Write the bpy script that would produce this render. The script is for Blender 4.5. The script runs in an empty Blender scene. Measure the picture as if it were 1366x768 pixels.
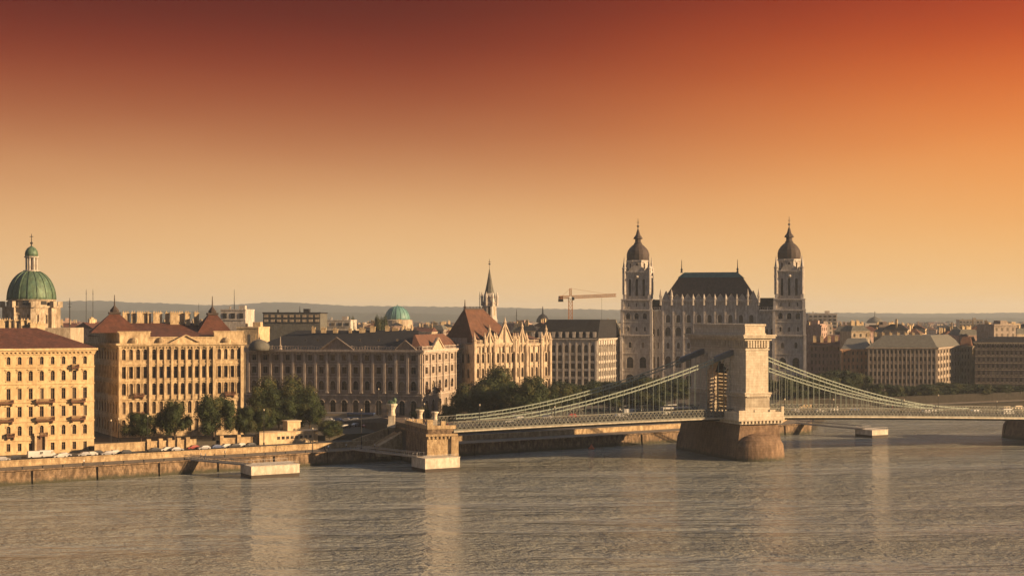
import bpy, math, random
from mathutils import Vector, Matrix
R = math.radians
random.seed(7)
SC = bpy.context.scene
COL = SC.collection
# ------------------------------------------------------------------ camera, sky, sun, exposure
F = 1876.0; HZ = 425.0; CH = 50.0            # focal length in photo pixels, horizon row, eye height above the river
cam = bpy.data.cameras.new('camera'); co = bpy.data.objects.new('camera', cam); COL.objects.link(co)
co.location = (0, 0, CH); co.rotation_euler = (R(90), 0, 0)
cam.sensor_width = 36; cam.lens = 36*F/1366; cam.shift_y = (HZ-384)/1366; cam.clip_start = 1; cam.clip_end = 30000
SC.camera = co
SUN_EL = 16.0; SUN_AZ = 15.0                 # sun stands to the right, a little behind the viewer
EXPO = 1.15
SC.view_settings.view_transform = 'Standard'; SC.view_settings.look = 'None'
SC.view_settings.exposure = EXPO; SC.view_settings.gamma = 1
sd = Vector((math.cos(R(SUN_AZ))*math.cos(R(SUN_EL)), -math.sin(R(SUN_AZ))*math.cos(R(SUN_EL)), math.sin(R(SUN_EL))))
sl = bpy.data.lights.new('sun', 'SUN'); sl.energy = 5.0; sl.angle = R(0.6); sl.color = (1.0, 0.66, 0.35)
so = bpy.data.objects.new('sun', sl); COL.objects.link(so); so.rotation_euler = sd.to_track_quat('Z', 'Y').to_euler()
def s2l(c): return tuple(((v/255)/12.92 if v/255 < .04045 else ((v/255+.055)/1.055)**2.4) for v in c)
W = bpy.data.worlds.new('World'); SC.world = W; W.use_nodes = True
nt = W.node_tree; nt.nodes.clear(); N = nt.nodes.new; L = nt.links.new
out = N('ShaderNodeOutputWorld'); addw = N('ShaderNodeAddShader')
sky = N('ShaderNodeTexSky'); sky.sky_type = 'NISHITA'; sky.sun_disc = False
sky.sun_elevation = R(SUN_EL); sky.sun_rotation = math.atan2(sd.x, sd.y)
b1 = N('ShaderNodeBackground'); b1.inputs[1].default_value = 0.0012; L(sky.outputs[0], b1.inputs[0])
b2 = N('ShaderNodeBackground'); b2.inputs[1].default_value = 1.0/2**EXPO
tc = N('ShaderNodeTexCoord'); sep = N('ShaderNodeSeparateXYZ'); L(tc.outputs['Generated'], sep.inputs[0])
def ramp(stops):
    r = N('ShaderNodeValToRGB'); r.color_ramp.interpolation = 'B_SPLINE'
    e = r.color_ramp.elements
    while len(e) < len(stops): e.new(0.5)
    for i, (p, c) in enumerate(stops):
        e[i].position = p; e[i].color = (*s2l(c), 1)
    return r
UP = [(.33, (186, 164, 144)), (.42, (212, 210, 204)), (.62, (178, 188, 200)), (.9, (120, 134, 160))]
rl = ramp([(0, (240, 200, 144)), (.022, (238, 194, 136)), (.066, (230, 176, 116)), (.115, (188, 118, 70)), (.165, (146, 52, 18)), (.212, (92, 16, 0))] + [(.27, (84, 14, 0))] + UP)
rr = ramp([(0, (242, 196, 130)), (.022, (242, 190, 120)), (.066, (242, 172, 92)), (.115, (240, 142, 58)), (.165, (220, 96, 22)), (.212, (176, 48, 0))] + [(.27, (120, 36, 16))] + UP)
wob = N('ShaderNodeTexNoise'); wob.inputs['Scale'].default_value = 3; wob.inputs['Detail'].default_value = 3
mpw = N('ShaderNodeMapping'); mpw.inputs['Scale'].default_value = (1, 1, 4); L(tc.outputs['Generated'], mpw.inputs[0]); L(mpw.outputs[0], wob.inputs['Vector'])
mw = N('ShaderNodeMath'); mw.operation = 'MULTIPLY_ADD'; mw.inputs[1].default_value = .022; L(wob.outputs[0], mw.inputs[0])
ms = N('ShaderNodeMath'); ms.operation = 'SUBTRACT'; ms.inputs[1].default_value = .011; L(sep.outputs[2], ms.inputs[0]); L(ms.outputs[0], mw.inputs[2])
L(mw.outputs[0], rl.inputs[0]); L(mw.outputs[0], rr.inputs[0])
mr = N('ShaderNodeMapRange'); mr.interpolation_type = 'SMOOTHSTEP'; mr.inputs[1].default_value = -.10; mr.inputs[2].default_value = .46
L(sep.outputs[0], mr.inputs[0])
mx = N('ShaderNodeMix'); mx.data_type = 'RGBA'; L(mr.outputs[0], mx.inputs[0]); L(rl.outputs[0], mx.inputs[6]); L(rr.outputs[0], mx.inputs[7])
rb = ramp([(0, (104, 98, 98)), (.2, (104, 104, 112)), (.6, (98, 108, 128)), (1, (94, 106, 130))]); L(mw.outputs[0], rb.inputs[0])   # the cooler sky behind the viewer
my = N('ShaderNodeMapRange'); my.interpolation_type = 'SMOOTHSTEP'; my.inputs[1].default_value = .15; my.inputs[2].default_value = .86; L(sep.outputs[1], my.inputs[0])
mx2 = N('ShaderNodeMix'); mx2.data_type = 'RGBA'; L(my.outputs[0], mx2.inputs[0]); L(rb.outputs[0], mx2.inputs[6]); L(mx.outputs[2], mx2.inputs[7])
L(mx2.outputs[2], b2.inputs[0]); L(b1.outputs[0], addw.inputs[0]); L(b2.outputs[0], addw.inputs[1]); L(addw.outputs[0], out.inputs[0])

# ------------------------------------------------------------------ helpers
def PT(px, D): return ((px-683)/F*D, D)                      # ground point seen at column px, D metres ahead
def HT(py, D): return CH-(py-HZ)/F*D                         # height seen at row py, D metres ahead
def XPX(x, y): return 683+x/y*F
def hit(p, ang, px):                                         # metres along direction ang from p until column px
    k = (px-683)/F; c, s = math.cos(R(ang)), math.sin(R(ang))
    return (k*p[1]-p[0])/(c-k*s)
def go(p, ang, l): return (p[0]+math.cos(R(ang))*l, p[1]+math.sin(R(ang))*l)
class MB:
    def __init__(s): s.v = []; s.f = []; s.m = []; s.T = Matrix()
    def add(s, vs, fs, mi=0):
        n = len(s.v); T = s.T
        s.v += [tuple(T @ Vector(p)) for p in vs]; s.f += [tuple(i+n for i in f) for f in fs]; s.m += [mi]*len(fs)
    def box(s, c, d, rz=0, mi=0, top=1.0):                   # c = centre of the base
        x, y, z = d[0]/2, d[1]/2, d[2]; cs, sn = math.cos(rz), math.sin(rz); vs = []
        for zz, k in ((0, 1), (z, top)):
            for a, b in ((-x, -y), (x, -y), (x, y), (-x, y)):
                a *= k; b *= k; vs.append((c[0]+a*cs-b*sn, c[1]+a*sn+b*cs, c[2]+zz))
        s.add(vs, [(3,2,1,0), (4,5,6,7), (0,1,5,4), (1,2,6,5), (2,3,7,6), (3,0,4,7)], mi)
    def prism(s, pts, z0, z1, mi=0, top=None):               # pts CCW
        n = len(pts); t = top or pts
        s.add([(p[0], p[1], z0) for p in pts]+[(p[0], p[1], z1) for p in t],
              [tuple(range(n-1, -1, -1)), tuple(range(n, 2*n))]+[(i, (i+1) % n, n+(i+1) % n, n+i) for i in range(n)], mi)
    def lathe(s, prof, n=12, c=(0, 0), a0=0, mi=0, sx=1, sy=1):
        vs = []; fs = []
        for r, z in prof:
            for k in range(n):
                a = a0+2*math.pi*k/n; vs.append((c[0]+r*sx*math.cos(a), c[1]+r*sy*math.sin(a), z))
        for j in range(len(prof)-1):
            for k in range(n):
                q = (k+1) % n; fs.append((j*n+k, j*n+q, (j+1)*n+q, (j+1)*n+k))
        fs.append(tuple(range(n-1, -1, -1))); fs.append(tuple(range((len(prof)-1)*n, len(prof)*n)))
        s.add(vs, fs, mi)
    def bar(s, a, b, w, h=None, mi=0):                       # square bar between two points
        a = Vector(a); b = Vector(b); h = h or w; d = (b-a).normalized()
        u = d.cross(Vector((0, 0, 1)));  u = Vector((1, 0, 0)) if u.length < 1e-3 else u.normalized()
        q = u.cross(d).normalized(); u = u*w/2; q = q*h/2
        s.add([a-u-q, a+u-q, a+u+q, a-u+q, b-u-q, b+u-q, b+u+q, b-u+q],
              [(0,1,2,3), (7,6,5,4), (4,5,1,0), (5,6,2,1), (6,7,3,2), (7,4,0,3)], mi)
    def mesh(s, name, mats, smooth=False):
        me = bpy.data.meshes.new(name); me.from_pydata(s.v, [], s.f)
        for m in (mats if isinstance(mats, (list, tuple)) else [mats]): me.materials.append(m)
        if any(s.m): me.polygons.foreach_set('material_index', s.m)
        if smooth: me.polygons.foreach_set('use_smooth', [True]*len(s.f))
        me.update(); return me
    def build(s, name, mats, parent=None, smooth=False):
        return link(name, s.mesh(name, mats, smooth), parent)
def link(name, me, parent=None, loc=None, rz=0, sc=None):
    o = bpy.data.objects.new(name, me); COL.objects.link(o); o.parent = parent
    if loc: o.location = loc
    if rz: o.rotation_euler = (0, 0, rz)
    if sc: o.scale = sc
    return o
def tag(o, label=None, cat=None, group=None, kind=None):
    if label: o['label'] = label
    if cat: o['category'] = cat
    if group: o['group'] = group
    if kind: o['kind'] = kind
    return o
def thing(name, label, cat, loc=(0, 0, 0), rz=0, group=None, sc=None):
    return tag(link(name, None, None, loc, rz, sc), label, cat, group)
def copy_tree(o, parent=None):
    c = o.copy(); COL.objects.link(c); c.parent = parent
    for ch in list(KIDS(o)): copy_tree(ch, c)
    return c
def KIDS(o): return [x for x in COL.objects if x.parent is o]
ORD = ['first', 'second', 'third', 'fourth', 'fifth', 'sixth', 'seventh', 'eighth', 'ninth', 'tenth', 'eleventh', 'twelfth', 'thirteenth', 'fourteenth',
       'fifteenth', 'sixteenth', 'seventeenth', 'eighteenth', 'nineteenth', 'twentieth', 'twenty-first', 'twenty-second', 'twenty-third', 'twenty-fourth', 'twenty-fifth']

# ------------------------------------------------------------------ materials
MATS = {}
def mat(name, col, rough=.8, col2=None, scale=.3, streak=0, bump=.0, bscale=2, metal=0, dirt=.0, brick=None, spec=.3, tide=0):
    if name in MATS: return MATS[name]
    m = bpy.data.materials.new(name); m.use_nodes = True; t = m.node_tree; b = t.nodes['Principled BSDF']
    b.inputs['Roughness'].default_value = rough; b.inputs['Metallic'].default_value = metal; b.inputs['Specular IOR Level'].default_value = spec
    n = t.nodes.new; l = t.links.new
    tcn = n('ShaderNodeTexCoord'); geo = n('ShaderNodeNewGeometry')
    col2 = col2 or tuple(c*.72 for c in col)
    nz = n('ShaderNodeTexNoise'); nz.inputs['Scale'].default_value = scale; nz.inputs['Detail'].default_value = 6; nz.inputs['Roughness'].default_value = .62
    mp = n('ShaderNodeMapping'); mp.inputs['Scale'].default_value = (1, 1, .55 if streak else 1)
    l(geo.outputs['Position'], mp.inputs[0]); l(mp.outputs[0], nz.inputs['Vector'])
    cr = n('ShaderNodeValToRGB'); cr.color_ramp.elements[0].position = .34; cr.color_ramp.elements[1].position = .66
    cr.color_ramp.elements[0].color = (*col2, 1); cr.color_ramp.elements[1].color = (*col, 1)
    l(nz.outputs[0], cr.inputs[0]); last = cr.outputs[0]
    if brick:
        br = n('ShaderNodeTexBrick'); br.inputs['Scale'].default_value = 1
        br.inputs['Brick Width'].default_value = brick[0]; br.inputs['Row Height'].default_value = brick[1]; br.inputs['Mortar Size'].default_value = brick[1]*.07
        br.inputs['Color1'].default_value = (1, 1, 1, 1); br.inputs['Color2'].default_value = (.68, .66, .62, 1); br.inputs['Mortar'].default_value = (.42, .4, .36, 1)
        # map the wall's own run and height to the brick pattern
        sx = n('ShaderNodeSeparateXYZ'); cb = n('ShaderNodeCombineXYZ'); ad = n('ShaderNodeMath'); ad.operation = 'ADD'
        l(geo.outputs['Position'], sx.inputs[0]); l(sx.outputs[0], ad.inputs[0]); l(sx.outputs[1], ad.inputs[1]); l(ad.outputs[0], cb.inputs[0]); l(sx.outputs[2], cb.inputs[1])
        l(cb.outputs[0], br.inputs['Vector'])
        mm = n('ShaderNodeMix'); mm.data_type = 'RGBA'; mm.blend_type = 'MULTIPLY'; mm.inputs[0].default_value = .45
        l(last, mm.inputs[6]); l(br.outputs[0], mm.inputs[7]); last = mm.outputs[2]
    if dirt:
        dz = n('ShaderNodeTexNoise'); dz.inputs['Scale'].default_value = .9; dz.inputs['Detail'].default_value = 8; dz.inputs['Roughness'].default_value = .7
        m2 = n('ShaderNodeMapping'); m2.inputs['Scale'].default_value = (1, 1, .4); l(geo.outputs['Position'], m2.inputs[0]); l(m2.outputs[0], dz.inputs['Vector'])
        c2 = n('ShaderNodeValToRGB'); c2.color_ramp.elements[0].position = .42; c2.color_ramp.elements[1].position = .6
        k = 1-dirt; c2.color_ramp.elements[0].color = (k, k*.95, k*.9, 1); c2.color_ramp.elements[1].color = (1, 1, 1, 1); l(dz.outputs[0], c2.inputs[0])
        m3 = n('ShaderNodeMix'); m3.data_type = 'RGBA'; m3.blend_type = 'MULTIPLY'; m3.inputs[0].default_value = 1
        l(last, m3.inputs[6]); l(c2.outputs[0], m3.inputs[7]); last = m3.outputs[2]
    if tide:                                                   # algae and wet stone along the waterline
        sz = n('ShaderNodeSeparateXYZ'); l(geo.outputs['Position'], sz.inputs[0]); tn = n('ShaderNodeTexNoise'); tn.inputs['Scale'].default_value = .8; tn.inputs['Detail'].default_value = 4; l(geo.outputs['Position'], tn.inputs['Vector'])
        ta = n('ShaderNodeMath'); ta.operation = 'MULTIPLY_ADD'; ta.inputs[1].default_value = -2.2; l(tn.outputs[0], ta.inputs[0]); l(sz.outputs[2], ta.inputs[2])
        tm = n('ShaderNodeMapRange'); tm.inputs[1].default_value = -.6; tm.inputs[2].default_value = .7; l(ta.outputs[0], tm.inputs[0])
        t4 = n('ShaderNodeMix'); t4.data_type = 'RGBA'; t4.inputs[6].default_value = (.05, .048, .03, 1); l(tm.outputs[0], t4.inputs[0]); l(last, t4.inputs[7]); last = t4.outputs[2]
    l(last, b.inputs['Base Color'])
    if bump:
        bz = n('ShaderNodeTexNoise'); bz.inputs['Scale'].default_value = bscale; bz.inputs['Detail'].default_value = 5
        bp = n('ShaderNodeBump'); bp.inputs['Strength'].default_value = bump; bp.inputs['Distance'].default_value = .3
        l(geo.outputs['Position'], bz.inputs['Vector']); l(bz.outputs[0], bp.inputs['Height']); l(bp.outputs[0], b.inputs['Normal'])
    MATS[name] = m; return m
CREAM = mat('cream_stucco', (.62, .47, .265), .85, (.52, .39, .22), .18, 1, .08, 3, dirt=.25)
CREAM2 = mat('weathered_limestone', (.60, .47, .29), .85, (.48, .37, .23), .25, 1, .1, 3, dirt=.4)
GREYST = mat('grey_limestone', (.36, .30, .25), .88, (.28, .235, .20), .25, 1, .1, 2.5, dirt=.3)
GOTH = mat('pale_carved_stone', (.56, .455, .335), .85, (.45, .365, .27), .35, 1, .1, 3, dirt=.35)
CHST = mat('church_stone', (.53, .49, .44), .88, (.42, .385, .345), .22, 1, .1, 2.5, dirt=.35)
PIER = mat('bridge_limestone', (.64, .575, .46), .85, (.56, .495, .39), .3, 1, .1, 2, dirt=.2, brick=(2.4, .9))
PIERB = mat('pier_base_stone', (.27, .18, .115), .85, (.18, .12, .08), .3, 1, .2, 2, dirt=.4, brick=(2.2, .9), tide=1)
QWALL = mat('quay_stone', (.34, .24, .15), .9, (.17, .12, .08), .5, 1, .6, 1.4, dirt=.6, brick=(1.6, .7), tide=1)
QWALL2 = mat('parapet_stone', (.56, .43, .26), .9, (.40, .29, .17), .5, 1, .6, 2, dirt=.4, brick=(1.4, .6))
PLAST = mat('pale_plaster', (.60, .48, .31), .85, (.50, .38, .24), .3, 1, .2, 2, dirt=.25)
REDT = mat('red_clay_tiles', (.135, .052, .034), .85, (.075, .032, .023), .4, 0, .2, 3, dirt=.3)
BRNT = mat('brown_tiles', (.155, .074, .046), .85, (.095, .048, .033), .4, 0, .2, 3, dirt=.25)
SLATE = mat('dark_slate', (.030, .031, .038), .9, (.020, .021, .026), .6, 0, .2, 3, dirt=.2, spec=.12)
SLATEG = mat('grey_slate', (.13, .13, .115), .8, (.09, .09, .08), .5, 0, .4, 3, dirt=.2)
LEAD = mat('dark_lead', (.075, .055, .048), .7, (.045, .034, .030), .8, 1, .2, 3, spec=.2)
COPPER = mat('green_copper', (.12, .185, .11), .55, (.075, .14, .10), .5, 1, .3, 2, metal=.15, dirt=.4)
TURQ = mat('turquoise_copper', (.12, .25, .22), .5, (.10, .21, .195), .5, 1, .2, 2)
TEAL = mat('teal_copper', (.06, .14, .12), .7, (.04, .10, .09), .5)
GLASS = mat('window_glass', (.035, .03, .028), .22, (.02, .018, .018), .7, spec=.3)
_t = GLASS.node_tree; _oi = _t.nodes.new('ShaderNodeObjectInfo'); _cr = _t.nodes.new('ShaderNodeValToRGB'); _cr.color_ramp.interpolation = 'CONSTANT'
_cr.color_ramp.elements[0].color = (.022, .019, .018, 1); _cr.color_ramp.elements[1].position = .5; _cr.color_ramp.elements[1].color = (.05, .045, .04, 1)
for _p, _c in ((.72, (.12, .10, .075, 1)), (.86, (.30, .25, .18, 1)), (.94, (.03, .035, .045, 1))): _e = _cr.color_ramp.elements.new(_p); _e.color = _c
_t.links.new(_oi.outputs['Random'], _cr.inputs[0]); _t.links.new(_cr.outputs[0], _t.nodes['Principled BSDF'].inputs['Base Color'])
WFRAME = mat('window_wood', (.20, .13, .08), .7)
CHAIN = mat('chain_paint', (.27, .31, .26), .55, (.20, .235, .20), 1.0)
GIRD = mat('girder_paint', (.21, .215, .19), .6, (.14, .145, .125), .8, dirt=.3)
SHEDM = mat('saddle_cover_blue', (.15, .17, .19), .7)
IRON = mat('dark_iron', (.04, .04, .042), .5, metal=.3)
ASPH = mat('asphalt', (.075, .068, .06), .9, (.05, .045, .04), .3, bump=.2, bscale=6)
PAVE = mat('quay_paving', (.20, .165, .12), .9, (.13, .105, .08), .3, bump=.2, bscale=4)
GRND = mat('city_ground', (.07, .06, .045), .95, (.045, .04, .03), .05)
BARK = mat('bark', (.09, .065, .045), .95, (.05, .035, .025), 2)
CONC = mat('pontoon_white', (.62, .57, .47), .7, (.52, .47, .39), .6, 1, dirt=.3)
RUST = mat('pontoon_dark_hull', (.06, .045, .035), .7)
STEEL = mat('gangway_steel', (.34, .33, .32), .5, metal=.3)
CRANEM = mat('crane_orange', (.45, .20, .07), .6)
HILLM = mat('hill_woods', (.045, .055, .035), 1, (.03, .04, .028), .01)
def leafm(name, c):
    m = mat(name, c, .75, tuple(v*.55 for v in c), .5, spec=.2); return m
BALC = mat('rust_brown_balcony', (.16, .075, .045), .8, (.10, .05, .03), 1.2)
LEAFS = [leafm('leaf_dark', (.032, .046, .016)), leafm('leaf_olive', (.075, .074, .024)), leafm('leaf_mid', (.040, .056, .017))]
CARC = [mat('car_white', (.48, .48, .46), .3, spec=.5), mat('car_silver', (.40, .40, .42), .3, metal=.4), mat('car_dark', (.03, .032, .04), .3, spec=.5),
        mat('car_blue', (.05, .08, .18), .3, spec=.5), mat('car_red', (.28, .04, .03), .3, spec=.5)]
RUBB = mat('rubber', (.02, .02, .02), .9)
LAMPG = mat('lamp_globe', (.55, .48, .36), .4)
SKIN = mat('skin', (.45, .28, .2), .7); CL = [mat('cloth_dark', (.04, .04, .06), .9), mat('cloth_red', (.32, .06, .05), .9), mat('cloth_white', (.6, .58, .54), .9), mat('cloth_blue', (.07, .12, .25), .9)]

# ------------------------------------------------------------------ river bank
BP = [(-900, -90), (-153, 420), (130, 613), (158, 705), (320, 800), (1100, 1250)]
def _n(a, b):
    d = Vector((b[0]-a[0], b[1]-a[1])).normalized(); return Vector((-d.y, d.x))
def offs(off):
    r = []
    for i, p in enumerate(BP):
        ns = []
        if i > 0: ns.append(_n(BP[i-1], p))
        if i < len(BP)-1: ns.append(_n(p, BP[i+1]))
        m = sum(ns, Vector((0, 0))).normalized(); k = off/m.dot(ns[0]); r.append((p[0]+m.x*k, p[1]+m.y*k))
    return r
def bpx(px, off):                                            # point on the offset bank line seen at column px
    pts = offs(off); k = (px-683)/F
    for a, b in zip(pts, pts[1:]):
        fa = a[0]-k*a[1]; fb = b[0]-k*b[1]
        if fa <= 0 <= fb and b[1] > 50:
            t = -fa/(fb-fa); q = (a[0]+(b[0]-a[0])*t, a[1]+(b[1]-a[1])*t)
            if q[1] > 100: return q
    return None
def bang(px):
    return math.atan2(193, 283) if px < 1080 else math.atan2(120, 137)
def strip_pts(off, px0=None, px1=None):
    pts = offs(off); r = []
    a = bpx(px0, off) if px0 is not None else pts[0]; b = bpx(px1, off) if px1 is not None else pts[-1]
    r.append(a); r += [p for p in pts if a[0]+.5 < p[0] < b[0]-.5]; r.append(b); return r
def wallstrip(mb, o0, o1, z0, z1, px0=None, px1=None, batter=0, mi=0):
    A = strip_pts(o0, px0, px1); A2 = strip_pts(o0+batter, px0, px1); B = strip_pts(o1, px0, px1); n = len(A)
    vs = [(*p, z0) for p in A]+[(*p, z1) for p in A2]+[(*p, z1) for p in B]+[(*p, z0) for p in B]
    fs = []
    for i in range(n-1):
        fs += [(i, i+1, n+i+1, n+i), (n+i, n+i+1, 2*n+i+1, 2*n+i), (2*n+i, 2*n+i+1, 3*n+i+1, 3*n+i)]
    fs += [(0, n, 2*n, 3*n), (n-1, 4*n-1, 3*n-1, 2*n-1)]
    mb.add(vs, fs, mi)

# water
wm = bpy.data.materials.new('river_water'); wm.use_nodes = True; t = wm.node_tree; b = t.nodes['Principled BSDF']; n = t.nodes.new; l = t.links.new
geo = n('ShaderNodeNewGeometry')
b.inputs['IOR'].default_value = 1.33; b.inputs['Specular IOR Level'].default_value = .6
def wnoise(scale, sx, sy, det=3, ro=.55, rot=0):
    mp = n('ShaderNodeMapping'); mp.inputs['Scale'].default_value = (sx, sy, 1); mp.inputs['Rotation'].default_value = (0, 0, R(rot)); l(geo.outputs['Position'], mp.inputs[0])
    z = n('ShaderNodeTexNoise'); z.inputs['Scale'].default_value = scale; z.inputs['Detail'].default_value = det; z.inputs['Roughness'].default_value = ro
    l(mp.outputs[0], z.inputs['Vector']); return z.outputs[0]
n1 = wnoise(.09, 1, 1.5, 5, .6, 12); n2 = wnoise(.5, 1, 1.5, 4, .55, -10); n3 = wnoise(1.7, 1, 1.6, 2, .5, 25)
patch = wnoise(.012, .6, 2.4, 5, .6, -8)
prm = n('ShaderNodeMapRange'); prm.inputs[1].default_value = .40; prm.inputs[2].default_value = .60; prm.inputs[3].default_value = .32; prm.inputs[4].default_value = 1.35; l(patch, prm.inputs[0])
bmp = None
for src, st, ds in ((n1, 1, 3.4), (n2, 1, 1.25), (n3, 1, .30)):
    bp = n('ShaderNodeBump'); bp.inputs['Distance'].default_value = ds; bp.inputs['Strength'].default_value = st
    ml = n('ShaderNodeMath'); ml.operation = 'MULTIPLY'; l(src, ml.inputs[0]); l(prm.outputs[0], ml.inputs[1]); l(ml.outputs[0], bp.inputs['Height'])
    if bmp: l(bmp, bp.inputs['Normal'])
    bmp = bp.outputs[0]
l(bmp, b.inputs['Normal'])
cr = n('ShaderNodeValToRGB'); cr.color_ramp.elements[0].color = (.20, .205, .18, 1); cr.color_ramp.elements[1].color = (.30, .305, .26, 1); l(patch, cr.inputs[0]); l(cr.outputs[0], b.inputs['Base Color'])
b.inputs['Roughness'].default_value = .09
mb = MB(); mb.add([(-3000, -400, 0), (3500, -400, 0), (3500, 2400, 0), (-3000, 2400, 0)], [(0, 1, 2, 3)])
tag(mb.build('river', wm), kind='structure')

# ground, quay levels
S0 = 126
far = [(9000, 1300), (9000, 12000), (-9000, 12000), (-9000, 300)]
g = MB()
gp = strip_pts(24.5, S0); back = [bpx(S0, 24.5)]
nb_ = Vector((-math.sin(R(34.3)), math.cos(R(34.3))))
q0 = gp[0]; q1 = (q0[0]+nb_.x*60, q0[1]+nb_.y*60); q2 = (q1[0]-1200*math.cos(R(34.3)), q1[1]-1200*math.sin(R(34.3)))
poly = gp + far[:3] + [(-9000, q2[1]), q2, q1]
g.prism(poly, 2, 8)
tag(g.build('ground', GRND), kind='structure')
g = MB(); wallstrip(g, 12.6, 90, 1, 6.0); tag(g.build('road', ASPH), kind='structure')
g = MB(); wallstrip(g, .9, 12.6, 1, 4.4); tag(g.build('quay', PAVE), kind='structure')
g = MB()
wallstrip(g, 0, .9, -3, 4.2, -250, 1083, batter=.5); wallstrip(g, -.15, 1.5, 4.2, 4.55, -250, 1083)
pts0 = strip_pts(.0, -120, 1070)
for a, b_ in zip(pts0, pts0[1:]):
    Ln = math.dist(a, b_); an = math.atan2(b_[1]-a[1], b_[0]-a[0]); k = int(Ln/19)
    for i in range(k):
        q = (a[0]+(b_[0]-a[0])*(i+.5)/k, a[1]+(b_[1]-a[1])*(i+.5)/k); g.box((q[0], q[1], -3), (.45, .5, 7.1), an, top=.8)
tag(g.build('quay_wall', QWALL), 'long stained stone quay wall rising out of the river along the left bank', 'wall')
g = MB(); wallstrip(g, 12.0, 12.6, 4.3, 6.15, -250, 1083); wallstrip(g, 11.85, 12.75, 6.15, 6.4, -250, 1083)
tag(g.build('parapet_wall', QWALL2), 'low sunlit stone parapet between lower quay walk and embankment road', 'wall')
DWALL = mat('shade_toned_wall', (.045, .04, .033), .95, (.028, .025, .02), .5, 1, .4, 1.4, dirt=.3, brick=(1.6, .7))  # shaded quay wall: the shade is put into this near-black colour
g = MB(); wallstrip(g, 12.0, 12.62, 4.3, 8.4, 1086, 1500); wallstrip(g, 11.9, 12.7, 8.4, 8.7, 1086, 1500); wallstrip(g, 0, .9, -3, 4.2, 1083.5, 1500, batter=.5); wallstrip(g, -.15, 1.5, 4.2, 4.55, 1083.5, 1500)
tag(g.build('embankment_wall', DWALL), 'shade-toned stone embankment wall behind the right half of the bridge deck', 'wall')
g = MB(); wallstrip(g, 24.0, 24.6, 6, 8.8, S0, 262); wallstrip(g, 23.9, 24.7, 8.8, 9.05, S0, 262)
for px in (198, 214, 226, 238, 250):
    q = bpx(px, 24.0); g.box((q[0], q[1], 5.9), (1.3, 1.3, 3.9), bang(px))
tag(g.build('retaining_wall', QWALL2), 'reddish stone retaining wall with square posts below the trees of the turreted palace', 'wall')
g = MB(); wallstrip(g, 24.0, 24.6, 6, 8.6, 292, 345); wallstrip(g, 23.9, 24.7, 8.6, 8.85, 292, 345)
for px in (295, 318, 344):
    q = bpx(px, 24.0); g.box((q[0], q[1], 5.9), (1.3, 1.3, 3.9), bang(px))
tag(g.build('retaining_wall', QWALL2), 'short stone retaining wall right of the biggest roadside tree', 'wall')
g = MB(); wallstrip(g, 22.0, 29, 6, 9.9, 346, 424); wallstrip(g, 21.8, 29.2, 9.9, 10.15, 346, 424)
pv = thing('embankment_pavilion', 'long pale flat-roofed pavilion wall on the embankment with a chimney block', 'pavilion')
g.build('wall', PLAST, pv)
q = bpx(389, 27); g = MB(); g.box((q[0], q[1], 10.1), (5, 4, 3.2), bang(389)); g.box((q[0], q[1], 13.3), (5.6, 4.6, .4), bang(389)); g.build('chimney', PLAST, pv)
for i in range(8):
    q = bpx(372+i*6, 21.93); g = MB(); g.box((q[0], q[1], 7.6), (.9, .25, 1.0), bang(0)); g.build('window', GLASS, pv)
# hills
def ridge(name, D, prof, depth, mat_, seed):
    rd = random.Random(seed); g = MB(); vs = []; n_ = 420
    def y_at(px):
        for (a, ya), (c, yc) in zip(prof, prof[1:]):
            if a <= px <= c: t_ = (px-a)/(c-a); t_ = t_*t_*(3-2*t_); return ya+(yc-ya)*t_
        return prof[-1][1]
    tops = []
    for i in range(n_+1):
        px = -150+1666*i/n_; h = HT(y_at(px)+rd.uniform(-.55, .55), D); x = (px-683)/F*D
        tops.append((x, h))
    rows = ((-depth, -.0), (-depth*.6, .45), (-depth*.3, .8), (0, 1), (depth, .2))
    for dy, k in rows:
        for x, h in tops:
            j = 0
            vs.append((x, D+dy, 6+(h-6)*k+j))
    fs = [(r*(n_+1)+i, r*(n_+1)+i+1, (r+1)*(n_+1)+i+1, (r+1)*(n_+1)+i) for r in range(len(rows)-1) for i in range(n_)]
    g.add(vs, fs); tag(g.build(name, HILLM, None, True), kind='structure')
ridge('hills', 7600, [(-150, 402), (60, 402), (130, 401), (200, 404), (290, 407), (370, 403), (480, 408), (620, 409), (760, 412), (900, 416), (1120, 417), (1240, 418), (1366, 417), (1520, 416)], 1500, HILLM, 3)
ridge('hills', 5600, [(-150, 412), (90, 414), (300, 415), (500, 417), (700, 421), (900, 427), (1100, 422), (1160, 423), (1366, 424), (1520, 425)], 900, HILLM, 4)

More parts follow.
